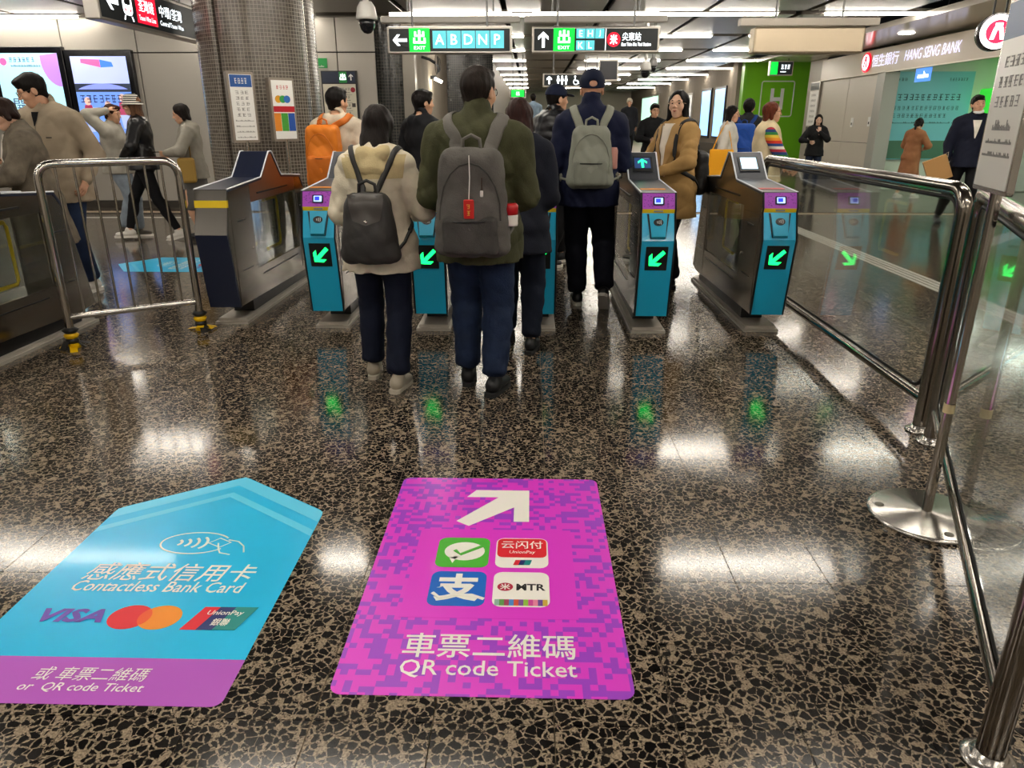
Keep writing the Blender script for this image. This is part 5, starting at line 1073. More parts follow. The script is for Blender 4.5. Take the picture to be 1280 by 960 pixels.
# ================================================================== bank front
def emblem(mb, M, cx, cy, s, m, z):
    for e in (-1, 1): mb.prism([(cx + e * s * x_, cy + s * y_) for x_, y_ in ((.0, .082), (.034, .082), (.034, .045), (.044, .032), (.066, -.072), (.028, -.072), (.012, .0), (.0, .03))], .002, m, M, z)
t = thing('bank_lettering', 'glowing bank name and red emblem on the beige fascia', 'sign', (BX - .085, 15.8, 2.67)); M = frame((0, 0, 0), (0, -1, 0), (0, 0, 1))
mb = MB(); mb.prism(ellipse(.2, .2, 28, -1.75, 0), .03, SRD, M); mb.prism(ellipse(.16, .16, 28, -1.75, 0), .004, SWH, M, .03); emblem(mb, M, -1.75, 0, 1.5, SRD, .034); mb.build('emblem', t)
BLW = lit('bank_letter_glow', '#dcdcff', 1.2)
mb = MB(); put_text(mb, '恒生銀行', .3, BLW, M, -.85, 0, .02, fit=(1.2, .24)); mb.build('chinese_name', t); mb = MB(); put_text(mb, 'HANG SENG BANK', .25, BLW, M, 1.0, 0, .02, fit=(2.0, .19), shear=.2); mb.build('english_name', t)
t = thing('round_light_sign', 'round glowing white sign with red emblem hanging before the bank', 'sign', (5.42, 9.5, 2.43)); M = frame((0, 0, 0), (1, -.25, 0), (0, 0, 1))
mb = MB(); mb.lathe([(.19, -.09), (.2, -.07), (.2, .07), (.19, .08)], (0, 0, 0), mat('drum_dark', '#3b3a3c', .25, .6), 36, M.to_3x3()); mb.build('drum', t); mb = MB(); mb.prism(ellipse(.185, .185, 36), .006, lit('round_white', '#fff6fa', 2.2), M, .078); mb.prism(ellipse(.125, .125, 32), .003, lit('round_red', '#e01840', 2.), M, .084); mb.prism(ellipse(.105, .105, 32), .001, lit('round_red', '#e01840', 2.), M, .087)
emblem(mb, M, 0, 0, 1.15, SWH, .088); mb.build('emblem_face', t)
for x_ in (-.07, .07): mb = MB(); mb.tube([(x_, 0, .19), (x_, 0, CZ - 2.42)], .012, SB, 8); mb.build('hanger_rod', t)
t = thing('wall_poster', 'tall teal bank poster with dark writing behind the woman in tan', 'poster', (8.75, 17.27, .55)); M = frame((0, 0, 1.1), (1, 0, 0), (0, 0, 1)); mb = MB(); P_rect(mb, -.95, .85, -1.0, .82, mat('poster_teal', '#7cc8d0', .4), M, 0, .02); ps = mb.build('sheet', t); mb = MB(); PI_ = mat('poster_ink', '#2c4a50', .6)
for k, (n_, w_, x_, y_, h_) in enumerate(((4, .3, -.72, .66, .06), (7, .4, .52, .66, .06), (11, 1.4, -.05, .3, .13), (15, 1.45, -.08, .08, .08), (12, 1.2, -.2, -.08, .08), (40, 1.4, -.1, -.22, .035))): mb = MB(); scribble(mb, M, x_, y_, w_, h_, PI_, n_, .0215, k == 5); mb.build('lettering', ps)
mb = MB(); P_rect(mb, -.9, .8, -.98, -.6, mat('poster_green', '#4d7a62', .5), M, .021); mb.build('picture_band', ps)
for k, y in enumerate((9.95, 10.75)):
    t = thing('bank_machine', 'green-lit bank machine hood on the inner wall %s' % ('just left of the leaning man' if k == 0 else 'just right of the leaning man'), 'bank machine', (y, 16.9, 0), -90); mb = MB(); mb.box((0, 0, .75), (.5, .62, 1.5), mat('machine_grey', '#b9beb6', .4), bev=.02); mb.build('cabinet', t); mb = MB(); mb.box((.1, 0, 1.86), (.5, .62, .5), lit('machine_green', '#38d038', .7), bev=.04); mb.build('hood', t); mb = MB(); mb.box((-.05, 0, 1.55), (.42, .6, .1), mat('machine_dark', '#2a2d2c', .3)); mb.build('screen_recess', t)
mb = MB(); M = frame((7.38, 15.0, 2.28), (0, -1, 0), (0, 0, 1)); P_rect(mb, -.3, .3, -.12, .12, lit('citi_blue', '#2878d8', 1.), M); scribble(mb, M, 0, .01, .4, .12, SWH, 6, .0045, True); tag(mb.build('hanging_plate'), 'small blue plate hanging under the bank fascia', 'sign')
t = thing('directory_board', 'narrow pale exit directory board at the end of the bank wall', 'directory board', (BX - .04, 20.6, .9)); M = frame((0, 0, .75), (0, -1, 0), (0, 0, 1)); mb = MB(); P_rect(mb, -.34, .34, -.78, .78, SF, M, -.02, .03); bd = mb.build('backing', t); mb = MB(); P_rect(mb, -.3, .3, -.3, .55, WHITE, M, .011); P_rect(mb, -.3, .3, .57, .75, SB, M, .011); P_rect(mb, -.3, .3, -.5, -.33, SB, M, .011); P_rect(mb, -.3, .3, -.75, -.52, WHITE, M, .011)
for k in range(6): scribble(mb, M, 0, .45 - k * .13, .34, .05, INK, 6, .0125)
mb.build('face', t)
# switch plates on the cream wall
for y, z in ((18.0, .98 + .45), (17.1, 1.45)):
    t = thing('switch_plate', 'small white switch plate on the cream wall ' + ('mid-panel between two joints' if y > 17.5 else 'next to the grey bank pier'), 'switch', (BX - .03, y, z)); mb = MB(); mb.box((0, 0, 0), (.02, .12, .2), WHITE, bev=.004); mb.build('plate', t); mb = MB(); mb.box((-.012, 0, -.03), (.008, .04, .05), SB); mb.build('key', t)
# far right wall posters and screens
def far_panel(label, y0, y1, z0, z1, fr_m, face_m, name='wall_poster', cat='poster', extra=None):
    f = lambda y: 6.45 + (y - 24.4) / 22.6 * -.35 - .13
    t = thing(name, label, cat, (f((y0 + y1) / 2), (y0 + y1) / 2, z0), 0); M = frame((0, 0, (z1 - z0) / 2), (.0155, -1, 0), (0, 0, 1)); w_, h_ = y1 - y0, z1 - z0
    mb = MB(); P_rect(mb, -w_ / 2, w_ / 2, -h_ / 2, h_ / 2, fr_m, M, -.03, .05); mb.build('frame', t); mb = MB(); P_rect(mb, -w_ / 2 + .08, w_ / 2 - .08, -h_ / 2 + .08, h_ / 2 - .08, face_m, M, .02)
    if extra: extra(mb, M, w_, h_)
    mb.build('face', t)
far_panel('tall lit blue screen next to the green wall edge', 25.4, 26.8, .9, 2.55, SB, lit('far_blue', '#8fc0f0', 1.6), 'advertising_screen', 'screen'); far_panel('tall lit blue screen next to the white map poster', 27.3, 28.7, .9, 2.55, SB, lit('far_blue', '#8fc0f0', 1.6), 'advertising_screen', 'screen')
def mp(mb, M, w_, h_):
    P_rect(mb, -w_ / 2 + .1, w_ / 2 - .1, -.06, .02, mat('map_blue', '#2a50a8', .5), M, .0215); rr = random.Random(2)
    for k in range(26): x_, y_ = rr.uniform(-w_ * .42, w_ * .4), rr.uniform(-h_ * .42, h_ * .42); P_rect(mb, x_, x_ + rr.uniform(.05, .3), y_, y_ + .03, mat('map' + str(k % 3), ('#b8bcc4', '#d8a8c0', '#b0c8a8')[k % 3], .6), M, .0212)
far_panel('white station map poster on the far concourse wall', 30.2, 35., .75, 2.5, SF, lit('map_face', '#f0f0ec', .5), extra=mp); far_panel('pale green lit poster at the far end of the concourse wall', 37.5, 42.5, .6, 2.7, SF, lit('far_green', '#b8e8cc', 1.2))
# far shopfront glow, low counter, mirror
t = thing('ceiling_mirror', 'square security mirror hanging over the concourse', 'mirror', (1.4, 14.4, 2.16)); mb = MB(); mb.box((0, 0, .17), (.36, .03, .36), SF); mb.build('frame', t); mb = MB(); mb.box((0, -.02, .17), (.31, .01, .31), mat('mirror_dark', '#26262a', .25, .4)); mb.build('glass', t); mb = MB(); mb.tube([(0, .0, .35), (0, 0, CZ - 2.14)], .012, SF, 8); mb.build('hanger_rod', t)
# ================================================================== people and what they carry
def at_person(P, name, label, cat):
    r = P['root']; return thing(name, label, cat, r.location, math.degrees(r.rotation_euler.z))
def backpack(P, label, w, h, d, zc, m, m2, strap_m, x=0., pocket=.45, strap_w=.055, vee=False, flap=False, taper=.08, strapped=(-1, 1), tilt=0.):
    t = at_person(P, 'backpack', label, 'backpack'); s = P['s']; bv = P['bvh']
    yb = min(back_y(P, zc + h * .2, x), back_y(P, zc - h * .2, x)) + .012; c = np.array([x, yb - d / 2, zc]); M = roty(R(tilt))
    F = Field(c - np.array([w, d * 1.6, h]), c + np.array([w, d * 1.6, h]), .009)
    F.rbox(c, (w / 2, d / 2, h / 2), min(d * .45, .06), taper=taper, M=M); F.ell(c + [0, -d * .3, -h * .15], (w * .42, d * .42, h * .32), .03); F.wrinkle(.005, seed=zc * 9); body = mesh_obj('bag_body', F.mesh(), m, t)
    bb = bvh_of(body)
    def on_bag(px, pz, off=.004):
        hh = bb.ray_cast(Vector((px, -1.6, pz)), Vector((0, 1, 0))); return (hh[0] if hh[0] is not None else Vector((px, yb - d, pz))) + Vector((0, -off, 0))
    if pocket:
        F = Field(c - np.array([w, d * 2, h]), c + np.array([w, d, h]), .009); F.rbox(c + [0, -d * .42, -h * (.5 - pocket / 2) + .02], (w * .40, d * .30, h * pocket / 2), .03); F.wrinkle(.004, seed=2); pk = mesh_obj('front_pocket', F.mesh(), m2, t)
        mb = MB(); zz = zc - h / 2 + h * pocket + .0; mb.tube([on_bag(x + w * f, zz - .004 + .0 * f, .006) + Vector((0, -d * .02, 0)) for f in (-.36, -.2, 0, .2, .36)], .004, BLK, 6); mb.build('zip', t)
    if not flap:
        mb = MB(); mb.tube([on_bag(x + w * .44 * math.sin(R(a)), zc - h * .1 + h * .5 * math.cos(R(a)) * .95, .002) for a in range(-95, 96, 19)], .0045, m2, 6); mb.build('main_zip', t)
    else:
        mb = MB(); n = 8; vs = []; fs = []
        for j in range(7):
            for i in range(n + 1): u = -1 + 2 * i / n; tt = j / 6; ww = w * (.33 - .10 * tt * tt); vs.append(on_bag(x + ww * u, zc + h * .49 - tt * h * .42 + (.02 * abs(u) if j == 6 else 0), .007))
        for j in range(6):
            for i in range(n): a = j * (n + 1) + i; fs.append([a, a + n + 1, a + n + 2, a + 1])
        mb.add(vs, fs, m2, True); mb.build('flap', t); mb = MB(); mb.lathe([(.001, .006), (.009, .004), (.010, 0)], on_bag(x, zc + h * .12, .010), CHROME(), 12, Matrix.Rotation(R(90), 3, 'X')); mb.build('stud', t)
    hb = c[1] + d * .1; zt = zc + h / 2
    mb = MB(); mb.tube([(x - .045, hb, zt - .015), (x - .04, hb - .01, zt + .04), (x, hb - .012, zt + .06), (x + .04, hb - .01, zt + .04), (x + .045, hb, zt - .015)], .009, strap_m, 8); mb.build('grab_handle', t)
    for e in strapped:
        x1 = .03 if vee else .085; z3 = zc - h * .38
        raw = [P['U'](0, 0, 0) * 0 + np.array(p) for p in ((x + e * x1, yb, zt - .01), (x * .5 + e * (x1 * .5 + .06), yb + .01, (zt + 1.44 * s) / 2), (e * .115 * s, -.08, 1.43 * s), (e * .12 * s, -.02, 1.46 * s), (e * .12 * s, .06, 1.42 * s), (e * .125 * s, .14, 1.3 * s), (e * .14 * s, .15, 1.15 * s), (e * .17 * s, .06, 1.04 * s), (e * .17 * s, -.06, .99 * s))]
        fine = []
        for i in range(len(raw) - 1):
            for k in range(4): fine.append(raw[i] + (raw[i + 1] - raw[i]) * k / 4)
        fine.append(raw[-1]); pts, nn = strap_path(P, bv, fine, .008); pts[0] = Vector((x + e * x1, yb - d * .25, zt - .02)); lowp = [pts[-1], (pts[-1] + Vector((x + e * w * .44, yb - .02, z3))) / 2 + Vector((e * .012, 0, 0)), Vector((x + e * w * .44, yb - .02, z3))]
        mb = MB(); mb.tube(lowp, .009, strap_m, 8); mb.build('webbing', t)
        ribbon(pts, strap_w, .014, strap_m, 'shoulder_strap', t, nn)
    return t, c, on_bag
far = dict(vox=.014)
DENIM = cloth('denim_dark', '#1d2a44', .8, .35, .25); NAVYT = cloth('trouser_navy', '#141a2c', .8); BLKT = cloth('trouser_black', '#111114', .75); PALE_J = cloth('denim_pale', '#8d98a3', .8, .3, .2)
SHW = mat('shoe_white', '#dedad2', .5, bump=.1); SOW = mat('sole_white', '#e6e2da', .6); SHB = mat('shoe_black2', '#16171a', .45, bump=.1); SHG = mat('shoe_greige', '#a89f8e', .55, bump=.15); SOG = mat('sole_greige', '#bdb4a4', .6); PHONE = mat('phone_black', '#111216', .15)
# --- woman in the cream jacket with the charcoal flap backpack
P = person('woman in a cream hooded jacket walking away with a charcoal flap backpack', (-.825, 4.0), 2, 1.535, .98, True, lean=3, head=(-4, 14, 4), hair=dict(kind='long', len=.27, col='#1a1412', wid=.1, side=.8, vol=1.06),
    arms={'R': ((.19, .24, 1.08), (.55, -1, -.3)), 'L': ((-.17, .2, 1.02), (-.4, -1, -.2))}, feet={'L': (-.12, .14, 0, 0, 4), 'R': (.08, -.14, 0, 0, -14)}, face=True, vox=.009,
    top=dict(mat=cloth('jacket_cream', '#d4cab4', .8, .3), hem=.76, g=.035, blouse=.02, hood=True, hoodmat=cloth('jacket_khaki', '#bfae84', .8, .3), collar=.03, wr=.008, flare=.03, sg=.028), bottom=dict(mat=NAVYT, g=.02, cuff=.072, wr=.006), shoes=dict(mat=SHG, sole=SOG), seed=3)
# khaki yoke over the shoulders and hood
bv = P['bvh']; patch(P, 'khaki_yoke', cloth('jacket_khaki', '#bfae84', .8, .3), lambda t: (-.17 + .02 * t, .17 - .02 * t, 1.29 - .12 * t), back=True, off=.004, n=(14, 6))
t, c, ob = backpack(P, 'charcoal drawstring backpack with flap worn over the cream jacket', .27, .36, .13, .93, mat('bag_charcoal', '#33312f', .6, bump=.15, bscale=120), mat('bag_charcoal2', '#45413d', .42), mat('strap_charcoal', '#262524', .6), x=-.015, pocket=0, vee=True, flap=True, taper=.2, strap_w=.03)
# --- man in the olive jacket
P = person('man in an olive jacket and jeans walking away with a grey backpack', (-.275, 3.93), -3, 1.71, 1.1, False, head=(-24, 2, 0), hair=dict(kind='short', col='#241d19'), glasses='#3a3a3c',
    arms={'R': ((.20, .22, 1.02), (.3, -1, -.2)), 'L': ((-.20, .2, 1.0), (-.3, -1, -.2))}, feet={'L': (-.085, .08, 0, 0, 6), 'R': (.085, -.09, 0, 0, -16)}, vox=.009,
    top=dict(mat=cloth('jacket_olive', '#42432c', .75, .3, .15), hem=.76, g=.034, blouse=.012, collar=.06, wr=.008, flare=.015, sg=.03), bottom=dict(mat=DENIM, g=.024, cuff=.068, wr=.008), shoes=dict(mat=SHB, sole=mat('sole_dark', '#1d1e20', .7)), seed=5)
BG = cloth('bag_grey', '#5d5a56', .8, .35, .2); BG2 = cloth('bag_grey_dark', '#474542', .8, .35, .2)
t, c, ob = backpack(P, 'grey school backpack with red luck tag worn on the olive jacket', .34, .52, .17, 1.07, BG, BG2, cloth('strap_grey', '#6b6863', .8), pocket=.36, taper=.14, strap_w=.07)
p = ob(.0, 1.30, .012); q = ob(.0, 1.10, .012); mb = MB(); mb.tube([p, (p + q) / 2 + Vector((.004, -.004, 0)), q], .0025, mat('cord_white', '#dcd8d0', .6), 6); mb.build('tag_cord', t); mb = MB(); mb.box(q + Vector((0, -.008, -.045)), (.05, .012, .09), mat('tag_red', '#c8201c', .4), bev=.008); tg_ = mb.build('luck_tag', t); mb = MB(); Mt = frame(q + Vector((0, -.0145, -.045)), (1, 0, 0), (0, 0, 1)); TG = mat('tag_gold', '#e8b848', .4); scribble(mb, Mt, 0, .012, .024, .022, TG, 1, .0004); scribble(mb, Mt, 0, -.018, .024, .022, TG, 1, .0004); mb.build('tag_print', tg_)
q2 = ob(.06, 1.2, .012); mb = MB(); mb.tube([q2, q2 - Vector((0, 0, .06))], .004, mat('charm_dark', '#40302c', .4), 6); mb.box(q2 - Vector((0, .004, .075)), (.016, .01, .03), mat('charm_white', '#d8d4d0', .4), bev=.004); mb.build('zip_charm', t)
mb = MB(); xb = .19; yb_ = c[1] + .02; mb.lathe([(.034, 0), (.036, .01), (.036, .05), (.034, .055)], (xb, yb_, .96), mat('cup_white', '#e2ded6', .4), 18); mb.lathe([(.036, .055), (.037, .1), (.03, .108)], (xb, yb_, .96), mat('cup_red', '#c01c24', .35), 18)
bt = at_person(P, 'drink_bottle', 'red and white bottle in the side pocket of the grey backpack', 'bottle'); o = mb.build('bottle_body', bt)
# --- woman in the dark coat, mostly hidden
P = person('woman with auburn hair in a navy-black coat behind the olive jacket', (-.08, 4.66), -4, 1.59, 1.03, True, lean=4, head=(0, 12, 0), hair=dict(kind='long', len=.2, col='#2c1613', wid=.09), arms={'R': ((.17, .22, 1.02), (.25, -1, -.2)), 'L': ((-.17, .22, 1.02), (-.25, -1, -.2))}, feet={'L': (-.09, .2, 0, 0, 0), 'R': (.1, -.02, 0, 0, -6)},
    top=dict(mat=cloth('coat_navyblack', '#181b26', .8), hem=.72, g=.04, collar=.05, sg=.035), bottom=dict(mat=cloth('denim_black', '#171d2b', .8), g=.026, cuff=.066), shoes=dict(mat=SHB), seed=7)
# --- man in the navy cap and sage backpack
CAPN = cloth('cap_navy', '#161d33', .8)
P = person('man in a navy cap and jacket stepping through the gate with a sage backpack', (.455, 5.86), -3, 1.80, 1.02, False, head=(3, 2, 0), hair=dict(kind='none'), hatspec=cap_hat(CAPN), skin='#cf9c80',
    arms={'R': ((.19, .26, 1.06), (.3, -1, -.2)), 'L': ((-.2, .2, 1.0), (-.3, -1, -.1))}, feet={'L': (-.06, .14, 0, 0, 5), 'R': (.14, -.1, .085, -38, -8)},
    top=dict(mat=cloth('jacket_navy', '#141a34', .75), hem=.80, g=.036, blouse=.015, collar=.075, wr=.007, sg=.034), bottom=dict(mat=cloth('trousers_ink', '#12141f', .8), g=.03, cuff=.07, wr=.008), shoes=dict(mat=SHB, sole=SOW), seed=9)
BS = mat('bag_sage', '#83867a', .6, bump=.12, bscale=90); t, c, ob = backpack(P, 'sage green backpack worn on the navy jacket', .31, .44, .15, 1.20, BS, mat('bag_sage2', '#787b70', .6), mat('strap_sage', '#8b8d80', .7), pocket=.42, taper=.16, strap_w=.062)
bt = at_person(P, 'drink_bottle', 'pink bottle in the side pocket of the sage backpack', 'bottle'); mb = MB(); mb.lathe([(.03, 0), (.033, .01), (.033, .13), (.026, .15), (.02, .152)], (.165, c[1] + .0, 1.12), mat('bottle_pink', '#b98478', .4), 16); mb.build('bottle_body', bt)
# --- black puffer and navy cap beyond the gates
P = person('person in a black puffer jacket and navy cap just past the gates', (.24, 7.75), -52, 1.78, 1.06, False, head=(-14, 0, 0), hair=dict(kind='short', col='#14100e'), hatspec=cap_hat(CAPN, turned=-1), top=dict(mat=mat('puffer_black', '#15161a', .32, bump=.15, bscale=40), hem=.82, g=.06, quilt=1, sg=.05, collar=.07, hood=True), bottom=dict(mat=BLKT), shoes=dict(mat=SHB, sole=SOW), feet={'L': (-.1, .2, 0, 0, 0), 'R': (.1, -.15, 0, 0, 0)}, **far)
# --- woman in the trench coat
P = person('woman with long black hair and glasses in a tan trench coat at the gate', (1.275, 6.72), 122, 1.70, .98, True, head=(30, -6, 0), hair=dict(kind='long', len=.30, col='#0f0c0c', wid=.095, side=.9, vol=1.04), glasses='#c9a98a', skin='#e2b79c',
    arms={'L': ((-.1, .27, 1.05), (-1, -.4, -.3)), 'R': ((.08, .26, 1.08), (1, -.5, -.4))}, palm={'L': ((1, .5, .2), (0, 1, 0)), 'R': ((-1, .5, .2), (0, 1, 0))}, curl=(45, 45),
    top=dict(mat=cloth('trench_tan', '#a88552', .75, .3), hem=.66, g=.04, flare=.03, wr=.008, collar=0, sg=.032, name='trench_coat'), bottom=dict(mat=BLKT, g=.03, cuff=.09), shoes=dict(mat=SHB), feet={'L': (-.09, .05, 0, 0, 8), 'R': (.1, -.08, 0, 0, -12)}, vox=.009, seed=4)
patch(P, 'white_shirt', cloth('shirt_cream', '#e4dacb', .8), lambda t: (-.068 + .055 * t, .068 - .055 * t, 1.435 - .36 * t), n=(6, 14))
for e in (-1, 1): patch(P, 'lapel', cloth('trench_tan2', '#b39060', .75, .3), lambda t, e=e: tuple(sorted((e * (.066 - .052 * t), e * (.135 - .11 * max(0, t - .4) * 1.6)))) + (1.43 - .36 * t,), off=.012, n=(4, 14))
mb = MB(); 
for z_ in (1.02, .88, .76):
    for e in (-1, 1): h_ = P['bvh'].ray_cast(Vector((e * .06, 1.5, z_)), Vector((0, -1, 0))); mb.lathe([(.012, 0), (.012, .005), (.006, .007)], h_[0], mat('button_brown', '#4a3422', .4), 12, Matrix.Rotation(R(-90), 3, 'X'))
mb.build('coat_buttons', P['root'])
backpack(P, 'small black backpack worn on the tan trench coat', .28, .38, .13, 1.02, mat('bag_black', '#121214', .5, bump=.1), mat('bag_black2', '#19191b', .5), mat('strap_black', '#141415', .6), pocket=.4, strap_w=.04)
# --- orange backpack
P = person('person in a pale jacket carrying a bright orange backpack', (-1.86, 7.35), -6, 1.75, 1.02, False, head=(-30, 0, 0), hair=dict(kind='short', col='#120e0d', vol=1.04), top=dict(mat=cloth('jacket_sand', '#c9bba6', .8), hem=.8, g=.035, collar=.04, hood=True), bottom=dict(mat=BLKT), shoes=dict(mat=SHW, sole=SOW), vox=.011)
OR = mat('bag_orange', '#e07c10', .55, bump=.2, bscale=60); backpack(P, 'bright orange hiking backpack with pale cords', .32, .58, .2, 1.13, OR, mat('bag_orange2', '#cc6c0c', .55, bump=.2, bscale=60), mat('strap_orange', '#c86a18', .6), x=-.06, pocket=.5, strap_w=.06)
# --- black hooded jacket further on
person('young man with a black hooded jacket beyond the cream-jacketed woman', (-1.12, 7.9), -35, 1.75, 1.0, False, head=(-25, 0, 0), hair=dict(kind='short', col='#130f0e', vol=1.06), top=dict(mat=cloth('jacket_black', '#141519', .7), hem=.8, g=.035, collar=.05, hood=True), bottom=dict(mat=BLKT), shoes=dict(mat=SHB), **far)
# --- left group
P = person('tall man with glasses in a beige zip jacket looking down at a phone', (-4.06, 6.4), 174, 1.83, 1.06, False, lean=3, head=(-44, 20, 0), hair=dict(kind='short', col='#15110f', vol=1.03), glasses='#5a5048', skin='#d2a284',
    arms={'R': ((.2, .30, 1.08), (.6, -1, -.4)), 'L': ((-.25, .05, .92), (-.3, -1, 0))}, palm={'R': ((.2, .9, .2), (.3, .1, -1))}, curl=(30, 40), top=dict(mat=cloth('jacket_beige', '#a3947f', .75, .2), hem=.76, g=.04, collar=.055, blouse=.01, wr=.007, sg=.036), bottom=dict(mat=DENIM, g=.022, cuff=.065), shoes=dict(mat=SHW, sole=SOW), seed=6)
patch(P, 'zip_line', mat('zip_beige', '#7d705f', .5), lambda t: (-.004, .004, 1.50 - .6 * t), off=.003, n=(1, 12)); patch(P, 'black_undershirt', cloth('tee_black', '#131315', .8), lambda t: (-.035 + .03 * t, .035 - .03 * t, 1.525 - .11 * t), off=.008, n=(3, 4)); patch(P, 'chest_mark', mat('mark_dark', '#3a342c', .5), lambda t: (-.12, -.075, 1.33 - .01 * t), off=.004, n=(2, 1))
wr = P['A']['R'][2]; t = at_person(P, 'phone', 'dark phone in the hand of the man in beige', 'phone'); mb = MB(); mb.box(Vector(wr) + Vector((.01, .10, .035)), (.075, .15, .009), PHONE, Matrix.Rotation(R(25), 3, 'Z') @ Matrix.Rotation(R(15), 3, 'X'), .004); mb.build('phone_body', t)
P = person('woman in a grey tweed coat with tied brown hair using a phone', (-3.89, 5.78), 126, 1.63, 1.0, True, lean=4, head=(0, 22, 0), hair=dict(kind='long', len=.02, col='#2a1c18', tail=.0), skin='#e0b498', arms={'R': ((.08, .32, 1.08), (1, -.5, -.5)), 'L': ((-.08, .32, 1.08), (-1, -.5, -.5))}, palm={'R': ((-.4, .9, .2), (0, 0, -1)), 'L': ((.4, .9, .2), (0, 0, -1))},
    top=dict(mat=cloth('coat_tweed', '#6e6558', .85, .5, .4), hem=.55, g=.04, flare=.04, collar=.04, name='coat'), bottom=dict(mat=BLKT), shoes=dict(mat=mat('shoe_lilac', '#8a6a98', .5), sole=SOW))
patch(P, 'white_top', cloth('knit_white', '#ddd6ca', .85, .4), lambda t: (-.06 + .01 * t, .06 - .01 * t, 1.36 - .45 * t), off=.005)
wr = P['A']['R'][2]; t = at_person(P, 'phone', 'black phone held by the woman in the tweed coat', 'phone'); mb = MB(); mb.box(Vector(wr) + Vector((-.07, .085, .03)), (.075, .15, .009), PHONE, Matrix.Rotation(R(-15), 3, 'X'), .004); mb.build('phone_body', t)
P = person('person in a grey hoodie and pale jeans raising one hand to the head', (-5.42, 9.8), -80, 1.66, 1.03, False, head=(-10, 8, 0), hair=dict(kind='short', col='#3a2218'), arms={'R': ((.13, .02, 1.64), (.5, -1, .1)), 'L': ((-.2, .2, 1.0), (-1, -.5, -.2))}, palm={'R': ((-.7, .5, .4), (.2, -.2, 1))}, top=dict(mat=cloth('hoodie_grey', '#a8a397', .85, .3), hem=.84, g=.038, hood=True, sg=.036), bottom=dict(mat=PALE_J, g=.03, cuff=.075), shoes=dict(mat=mat('shoe_dark_tan', '#4a4238', .5), sole=SOW), feet={'L': (-.1, -.1, 0, 0, 0), 'R': (.1, .14, 0, 0, 0)}, **far)
STR, N, L, b = rgbnode_mat('hat_stripes'); tc = N.new('ShaderNodeTexCoord'); wv = N.new('ShaderNodeTexWave'); wv.wave_type = 'BANDS'; wv.bands_direction = 'Z'; wv.inputs['Scale'].default_value = 13.; L.new(tc.outputs['Object'], wv.inputs['Vector']); rp = N.new('ShaderNodeValToRGB'); rp.color_ramp.interpolation = 'CONSTANT'; rp.color_ramp.elements[0].color = srgb('#1b1b1d'); rp.color_ramp.elements[1].color = srgb('#dcd6ca'); rp.color_ramp.elements[1].position = .5; L.new(wv.outputs['Fac'], rp.inputs[0]); L.new(rp.outputs[0], b.inputs['Base Color']); b.inputs['Roughness'].default_value = .9
def bucket(root, T, Hf, hs):
    mb = MB(); q_ = Matrix([list(r) for r in Hf]); mb.lathe([(.001, .135), (.06, .132), (.082, .115), (.095, .05), (.1, .04), (.132, .008), (.134, .004), (.1, .03), (.09, .04)], T(0, -.01, .0), STR, 28, q_); mb.build('bucket_hat', root)
P = person('woman in a striped bucket hat and black leather jacket striding left', (-4.88, 9.42), 106, 1.76, .96, True, head=(0, 4, 0), hair=dict(kind='long', len=.24, col='#6a4a34', side=.9), hatspec=bucket, arms={'L': ((-.16, .2, 1.0), (-1, -.5, 0)), 'R': ((.16, .22, 1.02), (1, -.5, 0))}, top=dict(mat=mat('leather_black', '#131316', .33, bump=.2, bscale=30), hem=.86, g=.034, sg=.034, collar=.04), bottom=dict(mat=BLKT, g=.006, cuff=.04), shoes=dict(mat=SHW, sole=SOW), feet={'L': (-.08, -.3, .02, -14, 0), 'R': (.08, .32, 0, 0, 0)}, **far)
P = person('woman in a grey cardigan and skirt holding a phone by the column', (-4.3, 9.5), 112, 1.66, .96, True, head=(0, 14, 0), hair=dict(kind='long', len=.06, col='#1c1512', vol=1.05), arms={'L': ((-.1, .3, 1.12), (-1, -.5, -.4)), 'R': ((.1, .28, 1.1), (1, -.5, -.4))}, top=dict(mat=cloth('cardigan_grey', '#9c978c', .9, .5), hem=.8, g=.04, hood=True, sg=.038), bottom=dict(kind='skirt', mat=cloth('skirt_grey', '#65625f', .85), hem=.4), shoes=dict(mat=SHB), **far)
wr = P['A']['R'][2]; t = at_person(P, 'phone', 'phone held by the woman in the grey cardigan', 'phone'); mb = MB(); mb.box(Vector(wr) + Vector((-.03, .1, .03)), (.07, .14, .009), PHONE, None, .003); mb.build('phone_body', t)
t = at_person(P, 'tote_bag', 'tan bag hanging at the side of the grey cardigan', 'bag'); mb = MB(); mb.box((-.24, .06, .88), (.09, .2, .3), mat('bag_tan', '#a8853c', .6, bump=.2), bev=.03); mb.build('bag_body', t); mb = MB(); mb.tube([(-.24, .0, 1.02), (-.2, .0, 1.22), (-.17, -.01, 1.4), (-.2, .06, 1.22), (-.24, .12, 1.02)], .008, mat('bag_tan_strap', '#7a5c24', .6), 8); mb.build('bag_strap', t)
